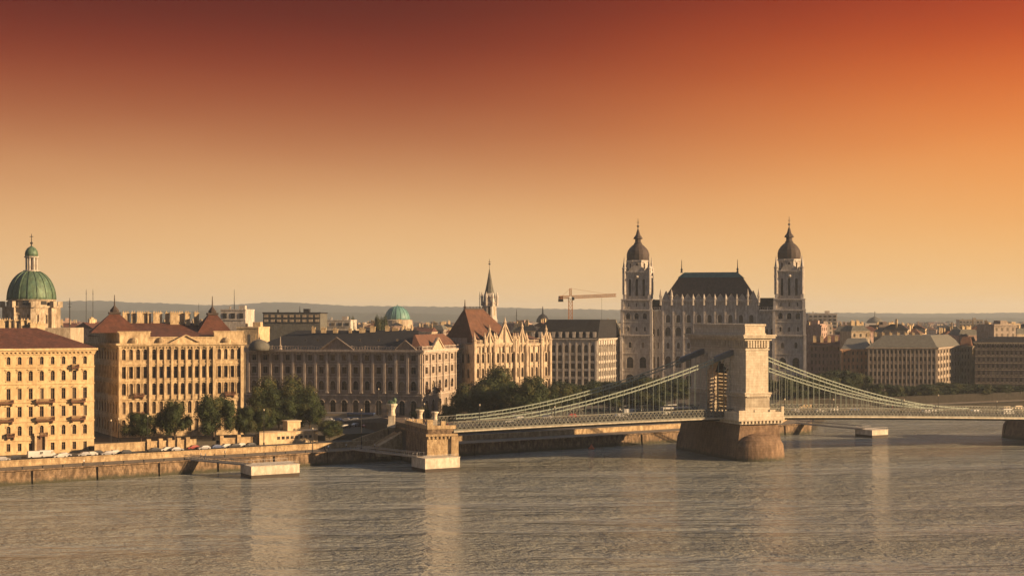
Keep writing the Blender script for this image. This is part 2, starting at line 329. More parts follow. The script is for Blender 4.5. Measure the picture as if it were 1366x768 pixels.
# ------------------------------------------------------------------ building kit
WC = {}
def arch_pts(w, h, arch, n_=6):                              # opening outline from bottom left, CCW as seen from outside
    if not arch: return [(-w/2, 0), (w/2, 0), (w/2, h), (-w/2, h)]
    r = w/2; sp = h-r*arch; p = [(-r, 0), (r, 0)]
    for i in range(n_+1):
        a = math.pi*i/n_; p.append((r*math.cos(a), sp+r*arch*math.sin(a)))
    return p
def window_mesh(w, h, arch, fine=True):
    k = (round(w, 2), round(h, 2), arch, fine)
    if k in WC: return WC[k]
    g = MB(); p = arch_pts(w, h, arch); g.add([(x, .42, z) for x, z in p], [tuple(range(len(p)))])
    pane = g.mesh('pane', GLASS)
    f = MB(); t_ = .1; top = h-(w/2*arch if arch else 0)
    f.box((-w/2+t_/2, .34, 0), (t_, .12, top)); f.box((w/2-t_/2, .34, 0), (t_, .12, top)); f.box((0, .34, 0), (t_, .1, top))
    f.box((0, .34, 0), (w, .14, t_)); f.box((0, .34, top*.66), (w-.2, .1, t_)); f.box((0, .34, top-t_/2), (w, .13, t_))
    WC[k] = (f.mesh('window', WFRAME), pane); return WC[k]
class Bld:
    def __init__(s, name, label, cat='building', base=(0, 0, 0), group=None):
        s.base = Vector(base); s.root = thing(name, label, cat, base, 0, group); s.wall = MB(); s.trim = MB(); s.pil = MB()
        T = Matrix.Translation(-s.base); s.wall.T = T; s.trim.T = T; s.pil.T = T; s.nw = 0
        s.extra = {}
    def part(s, name, m, smooth=False):
        g = MB(); g.T = Matrix.Translation(-s.base); s.extra.setdefault((name, m.name, smooth, len(s.extra)), (g, m)); return g
    def facade(s, p0, p1, z0, storeys, nb, mg=0.0, pil=None, sub=True, keep=None, recess=.42):
        """storeys: list of (height, w, h, sill, arch, hood). w as fraction of bay. None w = blank band"""
        p0 = Vector(p0); p1 = Vector(p1); d = p1-p0; Ln = d.length; d.normalize(); n_ = Vector((d.y, -d.x)); ang = math.atan2(d.y, d.x)
        cw = (Ln-2*mg)/nb; z = z0
        def P(u, z_, o=0): q = p0+d*u+n_*o; return (q.x, q.y, z_)
        def q4(u0, u1, a, b_): s.wall.add([P(u0, a), P(u1, a), P(u1, b_), P(u0, b_)], [(0, 1, 2, 3)])
        H = sum(x[0] for x in storeys)
        if mg: q4(0, mg, z0, z0+H); q4(Ln-mg, Ln, z0, z0+H)
        for st in storeys:
            h = st[0]
            if st[1] is None: q4(mg, Ln-mg, z, z+h); z += h; continue
            _, wf, wh, sill, arch, hood = st; w = wf*cw; op = arch_pts(w, wh, arch)
            for i in range(nb):
                u0 = mg+i*cw; uc = u0+cw/2; u1 = u0+cw
                q4(u0, u1, z, z+sill); q4(u0, uc-w/2, z+sill, z+h); q4(uc+w/2, u1, z+sill, z+h)
                o_ = [(uc+x, z+sill+y) for x, y in op]
                if arch:
                    ap = o_[1:][1:]
                    for a, b_ in zip(ap, ap[1:]):
                        if abs(a[0]-b_[0]) < 1e-4: continue
                        s.wall.add([P(*a), P(a[0], z+h), P(b_[0], z+h), P(*b_)], [(0, 1, 2, 3)])
                else: q4(uc-w/2, uc+w/2, z+sill+wh, z+h)
                m = len(o_)
                s.wall.add([P(*q) for q in o_]+[P(*q, -recess) for q in o_], [(j, (j+1) % m, m+(j+1) % m, m+j) for j in range(m)])
                if arch and w > .9:
                    ap2 = o_[1:]
                    for a, b_ in zip(ap2, ap2[1:]):
                        if abs(a[0]-b_[0]) < 1e-4: continue
                        cx_ = uc; cy_ = z+sill+wh-w/2*arch; kk = 1+.5/w
                        A2 = (cx_+(a[0]-cx_)*kk, cy_+(a[1]-cy_)*kk); B2 = (cx_+(b_[0]-cx_)*kk, cy_+(b_[1]-cy_)*kk)
                        s.trim.add([P(*a, .16), P(*A2, .16), P(*B2, .16), P(*b_, .16), P(*A2, 0), P(*B2, 0), P(*a, 0), P(*b_, 0)], [(0, 1, 2, 3), (1, 4, 5, 2), (6, 0, 3, 7)])
                if keep is None or keep(i):
                    wm_, pm = window_mesh(w, wh, arch); q = Vector(P(uc, z+sill))-s.base
                    if sub and s.nw < 97:
                        wo = link('window', wm_, s.root, q, ang); link('pane', pm, wo); s.nw += 1
                    else: s.rest = getattr(s, 'rest', []); s.rest.append((wm_, pm, q, ang))
                    s.sbox(P, uc, w*1.3, z+sill-.22, .2, .22, ang)
                    if hood == 1: s.sbox(P, uc, w*1.45, z+sill+wh+.18, .3, .35, ang)
                    elif hood == 2:
                        zz = z+sill+wh+.2; a = P(uc-w*.8, zz, .02); 
                        A = [P(uc-w*.8, zz, .3), P(uc+w*.8, zz, .3), P(uc, zz+.75, .3)]; B = [P(uc-w*.8, zz, 0), P(uc+w*.8, zz, 0), P(uc, zz+.75, 0)]
                        s.trim.add(A+B, [(0, 1, 2), (0, 3, 4, 1), (1, 4, 5, 2), (2, 5, 3, 0)])
                    elif hood == 3:                              # jamb colonnettes
                        for sg in (-1, 1): s.sbox(P, uc+sg*w*.62, .22, z+sill-.2, wh+.3, .22, ang)
            z += h
            s.sbox(P, Ln/2, Ln+.3, z-.18, .32, .28, ang)
        if pil:
            zs, ze, pw, pd = pil
            for i in range(nb+1):
                u = min(max(mg+i*cw, pw/2), Ln-pw/2); c = P(u, zs, pd/2); s.pil.box(c, (pw, pd, ze-zs), ang)
                c = P(u, ze, pd/2+.08); s.pil.box(c, (pw*1.4, pd+.2, .45), ang); c = P(u, zs-.5, pd/2+.08); s.pil.box(c, (pw*1.4, pd+.2, .5), ang)
    def sbox(s, P, u, w, z, h, d, ang):
        q = P(u, z, d/2); s.trim.box(q, (w, d, h), ang)
    def blank(s, p0, p1, z0, z1): s.wall.add([(*p0, z0), (*p1, z0), (*p1, z1), (*p0, z1)], [(0, 1, 2, 3)])
    def cap(s, pts, z): s.wall.add([(*p, z) for p in pts], [tuple(range(len(pts)))])
    def cornice(s, p0, p1, z, d=.9, h=.8, ext=.9, dent=0, g=None):
        g = g or s.trim; a = Vector(p0); b_ = Vector(p1); v = (b_-a); Ln = v.length; v.normalize(); n_ = Vector((v.y, -v.x)); ang = math.atan2(v.y, v.x)
        c = (a+b_)/2
        q = c+n_*(d*.30); g.box((q.x, q.y, z-h*.9), (Ln+ext*.6, d*.62, h*.5), ang)
        q = c+n_*(d/2); g.box((q.x, q.y, z-h*.4), (Ln+ext*2, d+.04, h*.7), ang)
        if dent:
            k = int(Ln/dent)
            for i in range(k):
                q = a+v*(Ln*(i+.5)/k)+n_*.24; g.box((q.x, q.y, z-h*.9-.5), (dent*.45, .5, .5), ang)
    def balustrade(s, p0, p1, z, h=1.0, sp=1.1, g=None):
        g = g or s.trim; a = Vector(p0); b_ = Vector(p1); v = b_-a; Ln = v.length; v.normalize(); ang = math.atan2(v.y, v.x); c = (a+b_)/2
        g.box((c.x, c.y, z+h-.2), (Ln, .4, .2), ang); g.box((c.x, c.y, z), (Ln, .4, .15), ang)
        k = max(2, int(Ln/sp))
        for i in range(k+1):
            q = a+v*(Ln*i/k); w_ = .55 if i % 5 == 0 else .22; g.box((q.x, q.y, z), (w_, .35, h*(1.15 if i % 5 == 0 else .9)), ang)
    def roof(s, pts, z0, top, z1, m, o=.4, name='roof'):
        c = Vector((sum(p[0] for p in pts)/len(pts), sum(p[1] for p in pts)/len(pts)))
        P0 = [Vector(p)+(Vector(p)-c).normalized()*o for p in pts]; n_ = len(pts)
        g = s.part(name, m); vs = [(p.x, p.y, z0) for p in P0]+[(p[0], p[1], z1) for p in top]
        fs = []
        for i in range(n_):
            j = (i+1) % n_; f = [i, j, n_+j, n_+i]
            if math.dist(top[i], top[j]) < .01: f = [i, j, n_+i]
            fs.append(tuple(f))
        fs.append(tuple(range(n_-1, -1, -1)))
        if len({(round(p[0], 2), round(p[1], 2)) for p in top}) > 2: fs.append(tuple(range(n_, 2*n_)))
        g.add(vs, fs); return g
    def chimney(s, x, y, z, w=1.6, d=1.2, h=3, ang=0, m=None):
        g = s.part('chimney', m or CREAM2); g.box((x, y, z), (w, d, h), ang); g.box((x, y, z+h), (w+.3, d+.3, .3), ang)
        for i in range(max(1, int(w/.8))):
            u = -w/2+.4+i*.8; g.box((x+u*math.cos(ang), y+u*math.sin(ang), z+h+.3), (.35, .35, .6), ang)
    def finial(s, x, y, z, h=5, r=.5, m=None, name='finial'):
        g = s.part(name, m or LEAD); g.lathe([(r, z), (r*.5, z+h*.15), (r*.9, z+h*.25), (r*.35, z+h*.35), (r*.15, z+h), (.02, z+h*1.02)], 6, (x, y))
    def done(s, wm_, tm=None, pm=None):
        s.wall.build('wall', wm_, s.root)
        if s.trim.v: s.trim.build('moulding', tm or wm_, s.root)
        if s.pil.v: s.pil.build('pilasters', pm or tm or wm_, s.root)
        for (nm, _, sm, _k), (g, m) in s.extra.items(): g.build(nm, m, s.root, sm)
        if hasattr(s, 'rest'):
            g = MB()
            for a, b_, q, ang in s.rest:
                T = Matrix.Translation(q) @ Matrix.Rotation(ang, 4, 'Z')
                for me, mi in ((a, 0), (b_, 1)):
                    g.add([T @ v.co for v in me.vertices], [tuple(p.vertices) for p in me.polygons], mi)
            o = g.build('windows', [WFRAME, GLASS], s.root); tag(o, kind='stuff')
        return s.root
def inset(pts, k, shift=(0, 0)):
    cx = sum(p[0] for p in pts)/len(pts); cy = sum(p[1] for p in pts)/len(pts)
    return [(cx+(p[0]-cx)*k+shift[0], cy+(p[1]-cy)*k+shift[1]) for p in pts]
def lerp(a, b_, t_): return (a[0]+(b_[0]-a[0])*t_, a[1]+(b_[1]-a[1])*t_)
def ridge_top(pts, ax, k):                                   # ridge of a hip roof; ax 0: runs along edge 0-1, 1: along edge 1-2
    a, b_, c, d = pts
    if ax == 0: m1 = lerp(a, d, .5); m2 = lerp(b_, c, .5); r1 = lerp(m1, m2, k); r2 = lerp(m2, m1, k); return [r1, r2, r2, r1]
    m1 = lerp(a, b_, .5); m2 = lerp(d, c, .5); r1 = lerp(m1, m2, k); r2 = lerp(m2, m1, k); return [r1, r1, r2, r2]
def pediment(B, p0, p1, z, h, d=.8, m=None, g=None):
    g = g or B.part('pediment', m); a = Vector(p0); b_ = Vector(p1); v = (b_-a).normalized(); n_ = Vector((v.y, -v.x))
    def tri(a, b_, z, h, o0, o1):
        A = a+n_*o1; C = b_+n_*o1; M_ = (A+C)/2; A0 = a+n_*o0; C0 = b_+n_*o0; M0 = (A0+C0)/2
        g.add([(A.x, A.y, z), (C.x, C.y, z), (M_.x, M_.y, z+h), (A0.x, A0.y, z), (C0.x, C0.y, z), (M0.x, M0.y, z+h)], [(0, 1, 2), (5, 4, 3), (0, 3, 4, 1), (1, 4, 5, 2), (2, 5, 3, 0)])
    tri(a, b_, z, h, -.4, d*.5)
    M_ = (a+b_)/2
    for s_, e_ in ((a, M_), (M_, b_)):
        z0 = z if s_ is a else z+h; z1 = z+h if s_ is a else z
        o = n_*(d*.75); g.bar((s_.x+o.x, s_.y+o.y, z0), (e_.x+o.x, e_.y+o.y, z1), d*.6, .45)
    o = n_*(d*.75); g.bar((a.x+o.x, a.y+o.y, z+.05), (b_.x+o.x, b_.y+o.y, z+.05), d*.62, .4)
def balcony(B, p0, ang, u, z, w=3.2, m=BALC, d=1.3):
    n_ = (math.sin(ang), -math.cos(ang)); q = (p0[0]+math.cos(ang)*u+n_[0]*d/2, p0[1]+math.sin(ang)*u+n_[1]*d/2)
    g = B.part('balcony', m); g.box((q[0], q[1], z-.25), (w, d, .25), ang)
    e = (q[0]+n_[0]*d*.45, q[1]+n_[1]*d*.45); g.box((e[0], e[1], z+.95), (w, .12, .12), ang); g.box((e[0], e[1], z+.1), (w, .1, .1), ang)
    k = int(w/.22)
    for i in range(k+1):
        x = -w/2+w*i/k; g.box((e[0]+x*math.cos(ang), e[1]+x*math.sin(ang), z), (.07, .07, .95), ang)
    for sg in (-1, 1):
        x = sg*w/2*.96; g.box((q[0]+x*math.cos(ang), q[1]+x*math.sin(ang), z+.1), (.08, d, .9), ang)
        g.box((q[0]+x*.8*math.cos(ang)-n_[0]*.25, q[1]+x*.8*math.sin(ang)-n_[1]*.25, z-1.1), (.3, d*.6, .85), ang)

# ------------------------------------------------------------------ B1 cream apartment palace at the left edge
c = PT(125.5, 466); A1 = 26; l1 = 64; a = go(c, A1+180, l1); dk = go(c, A1+90, 32); da = go(a, A1+90, 32)
pts = [a, c, dk, da]; B = Bld('apartment_palace', 'cream six-storey palace with red tiled roof and iron balconies at the left edge', 'building', (*a, 6))
zc = HT(465, 466)
H_ = zc-6; st = [(4.6, .34, 2.5, 1.1, 0, 0), (6.0, .36, 3.2, 1.5, 1, 0), (.5, None), (5.8, .36, 3.3, 1.0, 0, 1), (5.9, .36, 3.5, .9, 0, 2), (5.5, .38, 3.3, 1.0, 1, 1), (H_-28.3-1.6, .34, 2.6, .8, 1, 0), (1.6, None)]
B.facade(a, c, 6, st, 18, mg=1.2)
B.facade(c, dk, 6, st, 9, mg=1, sub=False); B.blank(dk, da, 6, zc); B.blank(da, a, 6, zc); B.cap(pts, zc)
for e in ((a, c), (c, dk)): B.cornice(*e, zc, 1.1, 1.0, dent=1.3)
B.roof(pts, zc+.3, ridge_top(pts, 0, .25), HT(437, 482), REDT, 1.2)
ang = R(A1)
for px in (8, 60, 104):
    u = l1 - (math.dist(c, go(c, A1, hit(c, A1, px))))
    for z in (17.0, 22.8) if px != 60 else (17.0, 22.9): balcony(B, a, ang, u, z+.9-.9+.0, 4.6 if px != 60 else 6)
for px in (14, 58, 100):
    u = l1 - (math.dist(c, go(c, A1, hit(c, A1, px))));  balcony(B, a, ang, u, 34.0 if px == 100 else 12.0, 2.4)
# entrance
u = l1-math.dist(c, go(c, A1, hit(c, A1, 54))); q = (a[0]+math.cos(ang)*u+.5*math.sin(ang), a[1]+math.sin(ang)*u-.5*math.cos(ang))
g = B.part('portal', CREAM2); g.box((q[0]-1.6*math.cos(ang), q[1]-1.6*math.sin(ang), 6), (.6, 1, 6), ang); g.box((q[0]+1.6*math.cos(ang), q[1]+1.6*math.sin(ang), 6), (.6, 1, 6), ang); g.box((q[0], q[1], 12), (4.2, 1.2, .8), ang)
g = B.part('door', WFRAME); g.box((q[0]-.35*math.sin(ang), q[1]+.35*math.cos(ang), 6), (2.6, .3, 5.5), ang)
mid = lerp(da, dk, .5)
for i, px in enumerate((5, 14, 22, 32, 38, 50)):
    D = 492; x, y = PT(px, D); B.chimney(x, y, HT(440, D), (3.2, 1.2, 1.4, 2.2, 1.2, 5)[i], 1.5, 3.2 if i != 5 else 2, ang)
for px in (11, 28, 43, 63, 80):
    D = 470; x, y = PT(px, D); z = HT(461, D); g = B.part('dormer', BRNT); g.box((x, y+3.0, z), (1.3, 2.6, .8), ang, top=.6)
B.done(CREAM)

# ------------------------------------------------------------------ B2 turreted palace
c = PT(158, 497); A2 = 20; l2 = hit(c, A2, 325); r = go(c, A2, l2); bl = go(c, 120, 46); br = go(r, 120, 46)
pts = [c, r, br, bl]; B = Bld('turreted_palace', 'sunlit yellow stone palace with two pyramid roofed corner turrets and red tile roof', 'building', (*c, 8))
zc = HT(459, 497); H_ = zc-8
st = [(7.0, .5, 4.4, 1.8, 1, 0), (6.4, .52, 4.4, 1.2, 1, 0), (.5, None), (6.0, .56, 4.2, 1.0, 1, 3), (6.0, .54, 4.2, .9, 0, 3), (H_-25.9, .54, 3.9, 1.4, 1, 0)]
q1_ = go(c, A2, l2*.25); q2_ = go(c, A2, l2*.76)
B.facade(c, q1_, 8, st, 4, mg=.6); B.facade(q1_, q2_, 8, st, 9, pil=(21.6, zc-1.4, .55, .45)); B.facade(q2_, r, 8, st, 4, mg=.6)
B.facade(bl, c, 8, st, 11, mg=1, sub=False, pil=None); B.blank(r, br, 8, zc); B.blank(br, bl, 8, zc); B.cap(pts, zc)
for s_ in (q1_, q2_, go(c, A2, .6), go(r, A2, -.6)):
    g = B.part('pilaster', CREAM2); g.box((s_[0]+.35*math.sin(R(A2)), s_[1]-.35*math.cos(R(A2)), 8), (1.1, .7, H_), R(A2))
B.cornice(c, r, zc, 1.2, 1.0, dent=1.1); B.cornice(bl, c, zc, 1.2, 1.0, dent=1.3)
za = zc+3.2                                                    # attic
ins = .8; ai = (c[0]+ins, c[1]+ins)
def att(p0, p1, h, m=CREAM2):
    g = B.part('attic', m); v = Vector(p1)-Vector(p0); q = lerp(p0, p1, .5); an = math.atan2(v.y, v.x); g.box((q[0]-1.2*math.sin(an)*-1*-1, q[1]+1.2*math.cos(an), zc), (v.length, 1.6, h), an)
    g.box((q[0]-1.2*math.sin(an), q[1]+1.2*math.cos(an), zc+h), (v.length+.5, 2.0, .35), an)
att(c, q1_, 4.2); att(q2_, r, 4.2); att(q1_, q2_, 2.2); att(bl, c, 3.6)
pediment(B, go(c, A2, l2*.40), go(c, A2, l2*.66), zc+.2, 3.0, 1.1, CREAM2)
for t_ in (.12, .33, .86):
    q = go(c, A2, l2*t_); g = B.part('crest', CREAM2); g.lathe([(1.3, zc+.3), (1.5, zc+1.2), (1.0, zc+2.0), (.2, zc+2.5)], 10, (q[0]+.2, q[1]-.3), sy=.5)
rp = [go(p, 120, .9) for p in (c, r)]+[br, bl]
B.roof([go(c, 90, 2.4), go(r, 90, 2.4), br, bl], zc+2.4, ridge_top(pts, 0, .12), HT(431, 515), REDT, .2)
def turret(B, cx, cy, w, d, z0, z1, ang, m, k=.22, lant=True):
    c_, s_ = math.cos(ang), math.sin(ang)
    def rp_(k_): return [(cx+a*c_-b_*s_, cy+a*s_+b_*c_) for a, b_ in ((-w/2*k_, -d/2*k_), (w/2*k_, -d/2*k_), (w/2*k_, d/2*k_), (-w/2*k_, d/2*k_))]
    g = B.roof(rp_(1), z0, rp_(k), z1, m, .3, 'turret_roof')
    g = B.part('roof_platform', LEAD); g.box((cx, cy, z1), (w*k+.8, d*k+.8, .8), ang); g.lathe([(w*k*.45, z1+.8), (w*k*.5, z1+1.4), (w*k*.2, z1+2.6), (.25, z1+3.2), (.12, z1+7)], 8, (cx, cy))
q = PT(148, 507); turret(B, q[0]+1, q[1]+1, 17, 15, zc+4.0, HT(419, 507), R(A2), REDT, .2)
q = PT(280.5, 526); turret(B, q[0]+1.2, q[1]-2, 12.5, 15, zc+3.8, HT(420, 522), R(A2), REDT, .25)
for i, (px, w_) in enumerate(((168, 3), (178, 2), (190, 4.8), (199, 1.5), (210, 3.8), (223, 1.6), (236, 6.0), (250, 2.2), (262, 2))):
    x, y = PT(px, 525); B.chimney(x, y, HT(434, 525), w_*.85, 2, 4.5, R(A2))
for u, z in ((7, 22.6), (7, 16), (l2*.38, 16), (l2-5, 22.6), (l2-5, 16)): balcony(B, c, R(A2), u, z, 3.6)
B.done(CREAM2)

# ------------------------------------------------------------------ B3 long grey palace with columns
c = PT(563, 597); b3 = 12; ll = hit(c, 180-b3, 328); lf = go(c, 180-b3, ll); A3 = 74; lr = hit(c, A3, 616); rt = go(c, A3, lr); bk = go(lf, A3, lr)
pts = [lf, c, rt, bk]; B = Bld('columned_palace', 'long shaded grey stone palace with columns, pediments and a black slate roof', 'building', (*c, 8))
zc = HT(468, 597); H_ = zc-8
st = [(9.2, .48, 6.4, .8, 1, 0), (.8, None), (7.0, .42, 4.0, 1.4, 1, 0), (5.6, .36, 2.8, 1.4, 0, 2), (H_-22.6, .36, 2.4, 1.4, 0, 1)]
B.facade(lf, c, 8, st, 15, mg=1.2, pil=(18.6, zc-1.5, 1.0, .45)); B.facade(c, rt, 8, st, 6, mg=1.5, pil=(18.6, zc-1.5, .7, .6), sub=True)
B.blank(rt, bk, 8, zc); B.blank(bk, lf, 8, zc); B.cap(pts, zc)
for e in ((lf, c), (c, rt)): B.cornice(*e, zc, 1.3, 1.1, dent=1.4); B.balustrade(go(e[0], 80, .1), e[1], zc+.45, 1.4, 1.2)
for t0, t1 in ((.43, .62), (.85, .97)): pediment(B, lerp(lf, c, t0), lerp(lf, c, t1), zc+.4, 5.2 if t0 < .5 else 4, 1.2, GREYST)
pediment(B, lerp(c, rt, .2), lerp(c, rt, .5), zc+.4, 5, 1.0, GOTH)
p1_ = inset(pts, .96); B.roof(p1_, zc+.5, ridge_top(inset(pts, .9), 0, .1), HT(441, 615), SLATE, .1)
x, y = PT(346, 608); g = B.part('cupola', SLATEG, True); g.lathe([(4.6, zc), (4.7, zc+1.2), (4.1, zc+2.8), (2.8, zc+4.0), (1.2, zc+4.6), (.4, zc+4.9)], 20, (x, y)); B.finial(x, y, zc+4.8, 2.5, .4)
x, y = PT(374, 606); B.finial(x, y, zc+.5, 5.5, .8, GREYST, 'obelisk')
for px in (408, 424, 480, 505, 530):
    x, y = PT(px, 606); g = B.part('roof_light', GLASS); g.box((x, y, HT(455, 606)), (.9, 1.6, .9), 0)
for i in range(9):
    x, y = PT(420+i*16+random.uniform(-5, 5), 628); B.chimney(x, y, HT(444, 628), random.uniform(1.2, 3), 1.4, random.uniform(1.5, 2.6), 0)
# brown tiled roof over the sunlit wing
B.roof([lerp(c, lf, .06), c, rt, go(rt, 180-b3, 20)], zc+.62, [go(lerp(c, rt, .12), 180-b3, 6), go(lerp(c, rt, .12), 180-b3, 5.5), go(lerp(c, rt, .9), 180-b3, 7), go(lerp(c, rt, .9), 180-b3, 8)], HT(446, 612), BRNT, .2)
for i, u in enumerate((6, 20)): balcony(B, c, R(A3), u, 18.8, 4)
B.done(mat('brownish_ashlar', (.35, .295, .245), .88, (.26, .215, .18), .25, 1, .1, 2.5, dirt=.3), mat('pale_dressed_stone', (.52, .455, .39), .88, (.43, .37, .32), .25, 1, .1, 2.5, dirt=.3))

# ------------------------------------------------------------------ B4 gothic palace with gables
c = PT(632, 640); A4 = 40; l4 = hit(c, A4, 733); r = go(c, A4, l4); lf = go(c, 128, hit(c, 128, 611)); br = go(r, 128, 30); bl = go(c, 128, 30)
pts = [c, r, br, bl]; B = Bld('gothic_palace', 'sunlit gothic palace with pointed gables, pinnacles and a steep brown hipped roof', 'building', (*c, 8))
zc = HT(459, 650); H_ = zc-8
st = [(6.5, .5, 4.4, 1.2, 1.4, 0), (7.2, .5, 5.0, 1.0, 1.5, 3), (6.8, .46, 4.4, 1.2, 1.5, 3), (H_-20.5, .5, 4.4, 1.2, 1.3, 3)]
B.facade(c, r, 8, st, 15, mg=.8, pil=(8.5, zc-.3, .35, .55)); B.facade(bl, c, 8, st, 6, mg=2); B.blank(r, br, 8, zc); B.blank(br, bl, 8, zc); B.cap(pts, zc)
B.cornice(c, r, zc, .8, .8, dent=.9); B.balustrade(c, r, zc+.4, 1.5, .8)
def gable(p0, p1, z, h):
    pediment(B, p0, p1, z, h, .9, GOTH)
    for q in (p0, p1, lerp(p0, p1, .5)):
        zz = z if q is not p0 and q is not p1 else z-2
        top = z+h if (q[0] != p0[0] and q[0] != p1[0]) else z+2.5
        g = B.part('pinnacle', GOTH); g.lathe([(.55, z-4), (.55, top), (.75, top+.2), (.35, top+1.2), (.06, top+2.6)], 6, (q[0]+.4, q[1]-.5))
e = lambda t_: lerp(c, r, t_)
gable(e(.13), e(.25), zc+.4, 6); gable(e(.28), e(.50), zc+.4, 9.5); gable(e(.56), e(.67), zc+.4, 7.5); gable(e(.89), e(.99), zc+.4, 6)
for t_ in (.0, .26, .53, .68, .88, 1.0):
    q = e(t_); g = B.part('corner_turret', GOTH); g.lathe([(.85, 8), (.85, zc+1.6), (1.1, zc+1.8), (1.1, zc+2.3), (.7, zc+2.5), (.08, zc+5.4)], 8, (q[0]+.3, q[1]-.4))
    if t_ in (.88, 1.0): pass
m1 = HT(413, 668)
rp = [lerp(c, r, .0), lerp(c, r, .60), go(lerp(c, r, .60), 128, 26), go(c, 128, 26)]
tp = [go(lerp(c, r, .10), 128, 13), go(lerp(c, r, .36), 128, 14), go(lerp(c, r, .36), 128, 15), go(lerp(c, r, .10), 128, 14)]
B.roof(rp, zc+.6, tp, m1, BRNT, -.6, 'steep_roof')
g = B.part('ridge_cresting', LEAD); a_, b_ = tp[0], tp[1]; g.bar((*a_, m1+.3), (*b_, m1+.3), .3, .6)
for i in range(14): q = lerp(a_, b_, i/13); g.box((q[0], q[1], m1+.6), (.3, .3, .8))
B.finial(a_[0], a_[1], m1, 4.5, .9)
rp = [lerp(c, r, .64), r, br, go(lerp(c, r, .64), 128, 30)]
B.roof(rp, zc+.6, ridge_top(inset(rp, .9), 0, .3), HT(444, 672), BRNT, -.5)
q = go(c, 128, 10); g = B.part('side_gable', GREYST); g.prism([go(c, 128, 5), go(c, 128, 5.6), go(go(c, 128, 26), 40, .6), go(c, 128, 26)], zc, zc+3)
balcony(B, c, R(A4), l4*.38, 15.5+6.5, 9, GOTH); balcony(B, c, R(A4), l4*.94, 22, 3.5, GOTH)
B.done(GOTH)

# gothic church spire behind
x, y = PT(653, 760); B = Bld('gothic_spire', 'slender grey gothic church spire with pinnacles behind the steep brown roof', 'church', (x, y, 8))
def zt(py): return HT(py, 760)
B.wall.lathe([(4.6, 8), (4.6, zt(428)), (4.9, zt(427)), (4.2, zt(425)), (4.0, zt(405)), (4.5, zt(404)), (3.6, zt(402)), (3.2, zt(393)), (2.9, zt(391))], 8, (x, y), R(22.5))
g = B.part('spire', SLATEG); g.lathe([(2.9, zt(392)), (1.5, zt(377)), (.12, zt(358)), (.1, zt(352))], 8, (x, y), R(22.5))
for k in range(8):
    a_ = R(22.5+45*k); px_, py_ = x+4.4*math.cos(a_), y+4.4*math.sin(a_)
    g = B.part('pinnacle', CHST); g.lathe([(.55, zt(408)), (.55, zt(397)), (.8, zt(396.5)), (.1, zt(389))], 6, (px_, py_))
    a_ = R(45*k); g = B.part('window', GLASS); g.box((x+3.78*math.cos(a_), y+3.78*math.sin(a_), zt(421)), (.12, 1.3, 5), a_)
g = B.part('cross', IRON); g.lathe([(.45, zt(353)), (.7, zt(352)), (.1, zt(351))], 8, (x, y)); g.box((x, y, zt(352)), (.2, .2, 2.6)); g.box((x, y, zt(349.8)), (1.4, .2, .2))
B.done(CHST)

# ------------------------------------------------------------------ B5 dark-roofed office palace left of the church
c = PT(797, 790); lf = go(c, 172, hit(c, 172, 706)); rt = go(c, 66, hit(c, 66, 827)); bk = go(lf, 66, 60); pts = [lf, c, rt, bk]
B = Bld('office_palace', 'grey block with square grid windows and dark hipped roof left of the twin towered church', 'building', (*c, 8))
zc = HT(452, 790); H_ = zc-8
st = [(4.4, .6, 2.9, .7, 0, 0)]*5+[(H_-22, .5, 4.4, 1, 1, 0)]
B.facade(lf, c, 8, st, 10, mg=1, pil=(8.5, zc-.5, .8, .35)); B.facade(c, rt, 8, st, 9, mg=1, pil=(8.5, zc-.5, .7, .5)); B.blank(rt, bk, 8, zc); B.blank(bk, lf, 8, zc); B.cap(pts, zc)
for e_ in ((lf, c), (c, rt)): B.cornice(*e_, zc, 1.0, .9)
zr = HT(426, 815)
B.roof(pts, zc+.5, [go(lerp(lf, bk, .12), 0, 8), lerp(c, rt, .12), lerp(c, rt, .8), go(lerp(lf, bk, .8), 0, 8)], zr, SLATE, .3)
for i in range(10):
    q = lerp(lf, c, (i+.5)/10); g = B.part('dormer', CHST); g.box((q[0]+.3, q[1]+.9, zc+.5), (2.0, 2.2, 3.4), R(-8)); g.box((q[0]+.16, q[1]-.22, zc+.9), (1.2, .2, 2.4), R(-8), 0)
for i in range(6):
    q = lerp(c, rt, (i+.5)/6.5); g = B.part('dormer', CHST); g.box((q[0]-1.2, q[1]+.3, zc+.4), (2.2, 2.2, 3.4), R(66))
B.done(CHST)

